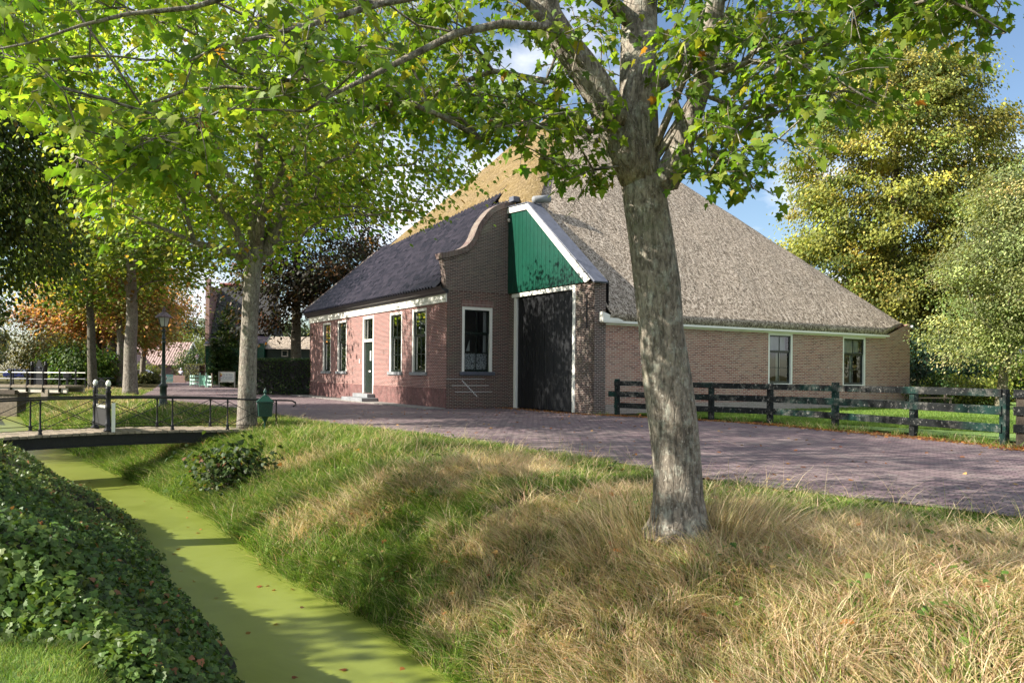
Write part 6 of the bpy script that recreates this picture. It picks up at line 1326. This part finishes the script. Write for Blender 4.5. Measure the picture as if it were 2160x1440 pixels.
# --- far tree line: two kinds, copied
far = []
for i, (lab, cols, wts, h_) in enumerate((('far blue-green tree behind the village', [(0.06, 0.085, 0.055), (0.09, 0.12, 0.075), (0.13, 0.16, 0.10)], [3, 3, 2], 13), ('far dark green tree behind the village', [(0.03, 0.05, 0.022), (0.055, 0.08, 0.03), (0.09, 0.12, 0.05)], [3, 3, 2], 14))):
    far.append(tree('far_tree', lab, 'tree', ((-72, 165) if i == 0 else (-92, 120)), h_, [(0, 0, h_ * .62, h_ * .42, h_ * .4, h_ * .40), (h_ * .2, 0, h_ * .35, h_ * .3, h_ * .3, h_ * .25), (-h_ * .22, 0, h_ * .4, h_ * .28, h_ * .28, h_ * .25)], 130, 70, 0.62, OVAL, cols, wts, 'bark_dark', 0.4, 300 + i, 'trees on the far side of the village', fork=0.15, sig=(1.0, 0.6)))
spots = [(-62, 168, 1, 0), (-84, 160, .9, 1), (-104, 150, 1.1, 0), (-118, 128, 1, 1), (-58, 104, .62, 1), (-66, 92, .66, 1), (-72, 84, .7, 0), (-48, 170, .9, 1), (-32, 150, 1.0, 0), (26, 92, 1.0, 1), (40, 84, 1.1, 0), (52, 76, 1.0, 1), (62, 66, 1.0, 0), (46, 62, .75, 1), (-46, 60, .8, 1), (-52, 70, .8, 0)]
place = ['behind the barn', 'left of the barn', 'at the far left', 'beyond the blue car', 'behind the far-left shrubs', 'behind the orange maple', 'over the far-left garden', 'behind the cottages', 'behind the copper beech', 'behind the lime tree', 'right of the lime tree', 'beyond the pale shed', 'far beyond the lawn', 'behind the garden tree', 'left of the plank bridge', 'behind the plank bridge']
for (x, y, s_, kd), pl_ in zip(spots, place):
    c = copy_tree(far[kd]); c.location = (x, y, tz(x, y) - 0.1); c.scale = (s_, s_, s_); c.rotation_euler = (0, 0, random.uniform(0, 6.28)); c['label'] = ('far blue-green tree ' if kd == 0 else 'far dark green tree ') + pl_

# ------------------------------------------------------------------ ivy-covered hedge on the near bank
LE = [np.array([*(EDGE[i] + np.array([-(EDGE[i + 1] - EDGE[i])[1], (EDGE[i + 1] - EDGE[i])[0]]) / np.hypot(*(EDGE[i + 1] - EDGE[i])) * 1.75)]) for i in range(4, 9)]
def left_edge(t):  # t = y-like parameter along the near ditch side
    xs_ = [1.5, 2.9, 4.4, 6.24, 8.7, 11.25, 14.0, 17.0]; lx_ = [0.55, -0.42, -1.32, -2.32, -3.85, -5.36, -7.1, -9.0]
    return np.interp(t, xs_, lx_), t
def mound(t, n):
    """height of the hedge surface at n metres from the water's edge, t along the bank"""
    t = np.asarray(t, float); n = np.asarray(n, float)
    wl = np.interp(t, [3.7, 4.09, 4.9, 5.6, 6.5, 9, 12.5, 13.2], [0.0, 0.67, 1.34, 2.0, 2.6, 3.0, 3.1, 2.8]); top = np.interp(t, [3.7, 4.09, 4.9, 5.6, 6.5, 9.0, 12, 13.2], [-0.85, -0.45, 0.05, 0.38, 0.55, 0.48, 0.42, 0.25])
    p = np.interp(n / np.maximum(wl, 0.05), [-0.12, 0.0, 0.16, 0.36, 0.58, 0.75, 0.9, 1.0, 1.15], [0.0, 0.10, 0.38, 0.66, 0.93, 1.0, 0.88, 0.55, 0.0]); gl = np.where(n > wl * 0.6, -0.14, WATER_Z)
    return gl + (top - gl) * p * np.where(n > wl * 0.6, 1, 1), wl
R = np.random.default_rng(31); nI = 44000
tt = 3.75 + (13.0 - 3.75) * R.random(nI) ** 1.7; _, wl = mound(tt, 0 * tt); nn_ = R.uniform(-0.02, 1.06, nI) * wl
lx_, ly_ = left_edge(tt); nx_, ny_ = -0.85, -0.52
zz, _ = mound(tt, nn_); px_ = lx_ + nx_ * nn_; py_ = ly_ + ny_ * nn_
bul = (fbm(px_ * 1.6, py_ * 1.6, 51) - 0.5) * 0.42; pos = np.stack([px_, py_, zz + bul - 0.06 * R.random(nI)], 1)
# push out sideways over the water so the mass overhangs a little
pos[:, :2] += np.array([0.85, 0.52]) * ((1 - np.clip(nn_ / np.maximum(wl, .1), 0, 1)) ** 2 * 0.10 * R.random(nI))[:, None]
okm = pos[:, 2] > WATER_Z + 0.02; pos = pos[okm]; nI = len(pos); ttk = tt[okm]; nnk = (nn_ / np.maximum(wl, .1))[okm]
IV = [(0.036, 0.072, 0.018), (0.058, 0.11, 0.025), (0.095, 0.16, 0.034), (0.16, 0.22, 0.05), (0.22, 0.11, 0.05)]
cc = palette(nI, R, IV, [28, 36, 22, 5, 2.2], 0.25)
fresh = sstep(0.46, 0.60, fbm(pos[:, 0] * 0.9 + 3, pos[:, 1] * 0.9, 61)) * np.clip(1.25 - (ttk - 3.3) / 2.4, 0, 1); pale = sstep(8.0, 11.5, ttk) * R.random(nI)
cc = cc * (1 - fresh[:, None]) + palette(nI, R, [(0.09, 0.16, 0.02), (0.13, 0.20, 0.03)], [1, 1]) * fresh[:, None]; cc = cc * (1 - pale[:, None] * 0.6) + palette(nI, R, [(0.20, 0.22, 0.07), (0.26, 0.16, 0.08), (0.16, 0.2, 0.06)], [3, 1, 3]) * pale[:, None] * 0.6
hb_ = np.array([-4.0, 6.5, -0.14]); HG = thing('ivy_hedge', 'low ivy-covered hedge mound on the near bank along the green water', 'hedge', hb_)
leaf_object('foliage', pos, (0.024 + 0.034 * R.random(nI)) * (1 + 0.6 * fresh), IVY, cc, R, M['ivy'], HG, hb_, droop=(0.1, 1.3), outward=np.stack([0.7 + R.normal(0, .6, nI), -0.5 + R.normal(0, .6, nI)], 1))
k = MB(); rows = []
for t_ in np.linspace(3.8, 12.9, 40):
    r = []
    for f_ in np.linspace(-0.08, 1.04, 24):
        z_, w_ = mound(t_, f_ * mound(t_, 0)[1]); n_ = f_ * float(w_); ex, ey = left_edge(t_); x_, y_ = ex + nx_ * n_, ey + ny_ * n_; r.append((x_, y_, max(float(z_), WATER_Z - 0.1) + (float(fbm(x_ * 1.6, y_ * 1.6, 51)) - 0.5) * 0.42 - 0.13))
    rows.append(r)
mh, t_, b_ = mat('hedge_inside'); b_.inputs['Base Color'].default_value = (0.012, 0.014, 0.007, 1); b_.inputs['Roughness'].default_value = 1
k.grid(rows).build('branches', mh, HG, hb_, smooth=True, fix=False)  # near-black sheet under the leaves, shade inside the hedge put in as colour

# ------------------------------------------------------------------ grass
def blades(name, x, y, z, h, w_, lean, cols, kind='stuff', bend=0.5, R=rng, rows=4):
    n = len(x); yaw = R.uniform(0, 2 * np.pi, n); side = np.stack([np.cos(yaw), np.sin(yaw), np.zeros(n)], 1); t_ = np.linspace(0, 1, rows)
    base = np.stack([x, y, z], 1); V = np.empty((n, rows, 2, 3), np.float32); b_ = bend
    for i, q in enumerate(t_):
        c = base + Z3 * (h * (q - 0.35 * np.asarray(b_) * q ** 2))[:, None] + lean * (h * q ** 1.8)[:, None]
        ww = w_ * (1 - q) ** 0.7 * 0.5 + 0.0004; V[:, i, 0] = c - side * ww[:, None]; V[:, i, 1] = c + side * ww[:, None]
    off = (np.arange(n) * rows * 2)[:, None]; F = np.concatenate([np.array([2 * i, 2 * i + 1, 2 * i + 3, 2 * i + 2])[None] + off for i in range(rows - 1)])
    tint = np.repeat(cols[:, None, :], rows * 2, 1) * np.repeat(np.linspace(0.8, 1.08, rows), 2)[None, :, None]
    me = raw_mesh(name, V.reshape(-1, 3), [F], tint=tint.reshape(-1, 3)); me.materials.append(M['grass']); o = link(name, me); o['kind'] = kind; return o
R = np.random.default_rng(41)
# candidates scattered along the bank, denser towards the eye
def scatter(n, t0, t1, n0, n1, pw):
    seg = np.hypot(*np.diff(EDGE, axis=0).T); cum = np.concatenate([[0], np.cumsum(seg)]); s_ = t0 + (t1 - t0) * R.random(n) ** pw; i = np.clip(np.searchsorted(cum, s_) - 1, 0, len(seg) - 1); f = (s_ - cum[i]) / seg[i]; p = EDGE[i] + (EDGE[i + 1] - EDGE[i]) * f[:, None]
    d = (EDGE[i + 1] - EDGE[i]) / seg[i][:, None]; nr = np.stack([d[:, 1], -d[:, 0]], 1); q = n0 + (n1 - n0) * R.random(n); return p[:, 0] + nr[:, 0] * q, p[:, 1] + nr[:, 1] * q, q, nr
seg = np.hypot(*np.diff(EDGE, axis=0).T); cum = np.concatenate([[0], np.cumsum(seg)]); S0 = cum[2] - 0.5; S1 = cum[10]
RL = np.array(road_l)
def road_gap(x, y):   # distance left of the road's near edge (negative = on the road)
    best = np.full(x.shape, 1e9); sg = np.ones(x.shape)
    for a, b2 in zip(RL[:-1], RL[1:]):
        d = b2 - a; ln_ = np.hypot(*d); t_ = np.clip(((x - a[0]) * d[0] + (y - a[1]) * d[1]) / ln_ ** 2, 0, 1); ex = x - a[0] - t_ * d[0]; ey = y - a[1] - t_ * d[1]; dd = np.hypot(ex, ey); u_ = dd < best; best = np.where(u_, dd, best); sg = np.where(u_, np.where(d[0] * ey - d[1] * ex > 0, 1.0, -1.0), sg)
    return best * sg
def dryness(x, y, d):
    f = fbm(x * 0.75, y * 0.75, 71, 5); b_ = fbm(x * 2.6, y * 2.6, 81, 3)
    k_ = 0.55 * np.exp(-(((x - 1.6) / 2.3) ** 2 + ((y - 5.8) / 2.0) ** 2)) + 0.16 * np.exp(-(((x + 1.0) / 2.0) ** 2 + ((y - 9.5) / 2.5) ** 2))
    rg = road_gap(x, y); e = -0.42 * np.exp(-np.maximum(rg - .1, 0) / 0.55) - 0.30 * np.exp(-np.maximum(d, 0) / 0.55) * np.clip(1.1 - (x + .5) / 1.5, 0, 1)
    return np.clip(sstep(0.38, 0.66, f + (b_ - 0.5) * 0.6 + k_ + e - 0.08 - 0.07 * np.clip((y - 8) / 5, 0, 1)), 0, 1)
GR = [(0.075, 0.15, 0.018), (0.12, 0.215, 0.028), (0.185, 0.275, 0.045), (0.29, 0.33, 0.09)]; DR = [(0.56, 0.43, 0.25), (0.68, 0.55, 0.35), (0.58, 0.43, 0.29), (0.46, 0.40, 0.17), (0.33, 0.21, 0.12)]
def bank(name, n, s0, s1, n0, n1, pw, hr, wr, far=False):
    x, y, q, nr = scatter(n, s0, s1, n0, n1, pw); rg = road_gap(x, y); ok = (rg > -0.06 - 0.12 * fbm(x * 2, y * 2, 5, 2)) & ((x - 1.5) ** 2 + (y - 7.04) ** 2 > 0.30 ** 2) & ((x + 6.62) ** 2 + (y - 19.6) ** 2 > 0.25 ** 2)
    x, y, q, nr = x[ok], y[ok], q[ok], nr[ok]; n = len(x); d, _ = edge_dist(x, y); z = terrain(x, y, d); dr = dryness(x, y, d); isd = R.random(n) < dr * 0.72 + 0.06
    tuft = fbm(x * 3.1, y * 3.1, 91, 3); h = R.uniform(*hr, n) * (0.55 + 0.9 * tuft) * np.where(isd, 1.15, 1.0) * np.where(rg[ok] < 0.5, 0.55, 1.0) * np.where((d > 2.2) & ~isd, 0.75, 1)
    dn = np.where((d < 2.6)[:, None], -nr, nr * 0) * R.uniform(0.1, 0.7, (n, 1)); ang = fbm(x * 1.9, y * 1.9, 95, 2) * 12; sw = np.stack([np.cos(ang), np.sin(ang)], 1) * 0.45; lean = np.concatenate([dn + sw + R.normal(0, 0.55, (n, 2)), np.zeros((n, 1))], 1)
    cc = np.where(isd[:, None], palette(n, R, DR, [4, 5, 3, 3, 2], 0.2), palette(n, R, GR, [3, 4, 3, 1.3], 0.22)); cc = cc * (0.72 + 0.56 * fbm(x * 0.9 + 5, y * 0.9, 99, 3))[:, None]
    return blades(name, x, y, z - 0.01, h, R.uniform(*wr, n) * np.where(isd, 0.75, 1.0), lean, cc, bend=R.uniform(0.4, 1.3, n), R=R)
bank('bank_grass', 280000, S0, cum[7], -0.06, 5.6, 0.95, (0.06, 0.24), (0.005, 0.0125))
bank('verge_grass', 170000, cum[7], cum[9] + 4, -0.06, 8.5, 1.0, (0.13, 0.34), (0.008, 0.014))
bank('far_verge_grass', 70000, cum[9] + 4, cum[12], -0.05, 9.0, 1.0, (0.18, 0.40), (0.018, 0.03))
# tall dry stalks round the foot of the big maple
n = 1500; a = R.uniform(0, 2 * np.pi, n); r_ = 0.30 + 0.55 * R.random(n) ** 1.3; x = 1.5 + np.cos(a) * r_ * 1.2; y = 7.0 + np.sin(a) * r_ * 0.8; keep_ = (x < 1.25) | (x > 1.75) | (y > 7.2); x, y = x[keep_], y[keep_]; n = len(x)
lean = np.concatenate([np.stack([(x - 1.5) * 0.8, (y - 7.0) * 0.8], 1) + R.normal(0, 0.22, (n, 2)), np.zeros((n, 1))], 1)
blades('dry_stalks', x, y, terrain(x, y) - 0.01, R.uniform(0.25, 0.72, n), R.uniform(0.0025, 0.0045, n), lean, palette(n, R, DR + [(0.10, 0.14, 0.03)], [4, 5, 3, 3, 1, 3], 0.2), bend=R.uniform(0.2, 0.8, n), R=R)
# seed stalks and broad-leaved weeds scattered over the bank
x, y, q, nr = scatter(5200, S0, cum[8], 0.15, 5.0, 0.95); rg = road_gap(x, y); ok = (rg > 0.1) & ((x - 1.5) ** 2 + (y - 7.04) ** 2 > 0.14) & (fbm(x * 0.8, y * 0.8, 123) > 0.44); x, y = x[ok], y[ok]; n = len(x)
blades('seed_stalks', x, y, terrain(x, y) - 0.01, R.uniform(0.22, 0.52, n), R.uniform(0.0025, 0.0045, n), np.concatenate([R.normal(0, .45, (n, 2)), np.zeros((n, 1))], 1), palette(n, R, DR + GR[2:], [4, 5, 3, 3, 1, 2, 2], 0.2), bend=R.uniform(0.1, 0.9, n), R=R)
x, y, q, nr = scatter(420, S0, cum[9], 0.02, 4.6, 0.9); rg = road_gap(x, y); ok = (rg > 0.05) & ((x - 1.5) ** 2 + (y - 7.04) ** 2 > 0.2) & (fbm(x * 1.1, y * 1.1, 133) > 0.48); x, y = np.repeat(x[ok], 14), np.repeat(y[ok], 14); n = len(x)
x = x + R.normal(0, 0.075, n); y = y + R.normal(0, 0.075, n); ps = np.stack([x, y, terrain(x, y) + R.uniform(0.04, 0.20, n)], 1)
o = leaf_object('bank_weeds', ps, R.uniform(0.025, 0.06, n), SIMPLE, palette(n, R, [(0.06, 0.12, 0.02), (0.10, 0.17, 0.03), (0.15, 0.22, 0.05), (0.28, 0.22, 0.08)], [3, 4, 2, 0.6], 0.2), R, M['grass'], droop=(-0.5, 0.9)); o['kind'] = 'stuff'
# left bank: short lawn in front, fringe along the stream beyond the bridge
n = 260000; x = -0.5 - 6.8 * R.random(n) ** 1.2; y = 2.0 + 5.0 * R.random(n) ** 1.2; d, _ = edge_dist(x, y); e = -d - ditch_w(y); ok = (e > 0.35) & (x > -1.15 * y - 1.0); x, y = x[ok], y[ok]; n = len(x)
blades('lawn_grass', x, y, terrain(x, y) + 0.018, R.uniform(0.02, 0.055, n) * (0.7 + .6 * fbm(x * 2, y * 2, 7)), R.uniform(0.0025, 0.0045, n), np.concatenate([R.normal(0, .5, (n, 2)), np.zeros((n, 1))], 1), palette(n, R, [(0.12, 0.21, 0.03), (0.18, 0.28, 0.045), (0.27, 0.34, 0.08), (0.3, 0.27, 0.12)], [3, 4, 2, .6], 0.2), R=R, rows=3)
n = 60000; x = R.uniform(-32, -4, n); y = R.uniform(9, 42, n); d, _ = edge_dist(x, y); e = -d - ditch_w(y); ok = (e > -0.08) & (e < 1.6); x, y = x[ok], y[ok]; n = len(x)
blades('stream_fringe', x, y, terrain(x, y), R.uniform(0.12, 0.4, n), R.uniform(0.01, 0.02, n), np.concatenate([R.normal(0, .4, (n, 2)), np.zeros((n, 1))], 1), palette(n, R, GR, [3, 4, 3, 1.5], 0.2), R=R)
# lawn behind the fence and the weedy strip at its foot
n = 120000; a = R.random(n); b_ = R.random(n) ** 1.8; x = 4.2 + 14 * a + b_ * 9; y = 26.2 - 13 * a + b_ * 12; q = (np.stack([x, y, 0 * x], 1) - O3) @ U3; ok = q < UD - 0.05; x, y = x[ok], y[ok]; n = len(x)
fx = np.interp(y, [p[1] for p in FP[::-1]], [p[0] for p in FP[::-1]]); ok = (x > fx + 0.15) & (y > 13); x, y = x[ok], y[ok]; n = len(x)
blades('lawn_grass', x, y, np.full(n, 0.012), R.uniform(0.03, 0.08, n), R.uniform(0.010, 0.02, n), np.concatenate([R.normal(0, .5, (n, 2)), np.zeros((n, 1))], 1), palette(n, R, [(0.10, 0.18, 0.025), (0.15, 0.24, 0.04), (0.2, 0.27, 0.06)], [3, 4, 2], 0.15), R=R, rows=3)
n = 9000; y = R.uniform(15.0, 26.0, n); fx = np.interp(y, [p[1] for p in FP[::-1]], [p[0] for p in FP[::-1]]); x = fx + R.normal(-0.12, 0.22, n); ok = fbm(x * 1.5, y * 1.5, 17) > 0.52; x, y = x[ok], y[ok]; n = len(x)
blades('fence_weeds', x, y, np.full(n, -0.03), R.uniform(0.06, 0.28, n), R.uniform(0.006, 0.013, n), np.concatenate([R.normal(0, .5, (n, 2)), np.zeros((n, 1))], 1), palette(n, R, GR + DR[:2], [3, 4, 3, 2, 1, 1], 0.2), R=R)
# fallen leaves: under the fence, along the house front, a few on the road and bank
n = 4200; y = R.uniform(14.5, 26.5, n); fx = np.interp(y, [p[1] for p in FP[::-1]], [p[0] for p in FP[::-1]]); x = fx - 0.30 + R.normal(0, 0.22, n); z = np.full(n, 0.02); ps = [np.stack([x, y, z], 1)]
a = R.uniform(-5.6, 0.2, 500); q = R.exponential(0.22, 500) + 0.05; ps.append(np.array([W(aa, VC - qq, 0.02) for aa, qq in zip(a, q)])); a = R.uniform(17, 26, 500); ps.append(np.array([W(aa, -qq, 0.02) for aa, qq in zip(a, R.exponential(0.5, 500))]))
n = 500; x = R.uniform(-8, 11, n); y = R.uniform(9, 30, n); rg = road_gap(x, y); ok = rg < -0.1; ps.append(np.stack([x[ok], y[ok], np.full(ok.sum(), 0.022)], 1))
x, y, q, nr = scatter(420, S0, cum[8], 0.2, 4.5, 1.0); ps.append(np.stack([x, y, terrain(x, y) + 0.10], 1))
x, y, q, nr = scatter(60, cum[3], cum[9], -1.8, -0.05, 1.0); ps.append(np.stack([x, y, np.full(60, WATER_Z + 0.012)], 1))
ps = np.concatenate(ps); n = len(ps)
o = leaf_object('fallen_leaves', ps, R.uniform(0.04, 0.095, n), SIMPLE, palette(n, R, [(0.34, 0.15, 0.05), (0.26, 0.10, 0.04), (0.40, 0.24, 0.09), (0.16, 0.09, 0.05)], [3, 3, 2, 2], 0.25), R, M['leaf_far'], droop=(-0.15, 0.25)); o['kind'] = 'stuff'
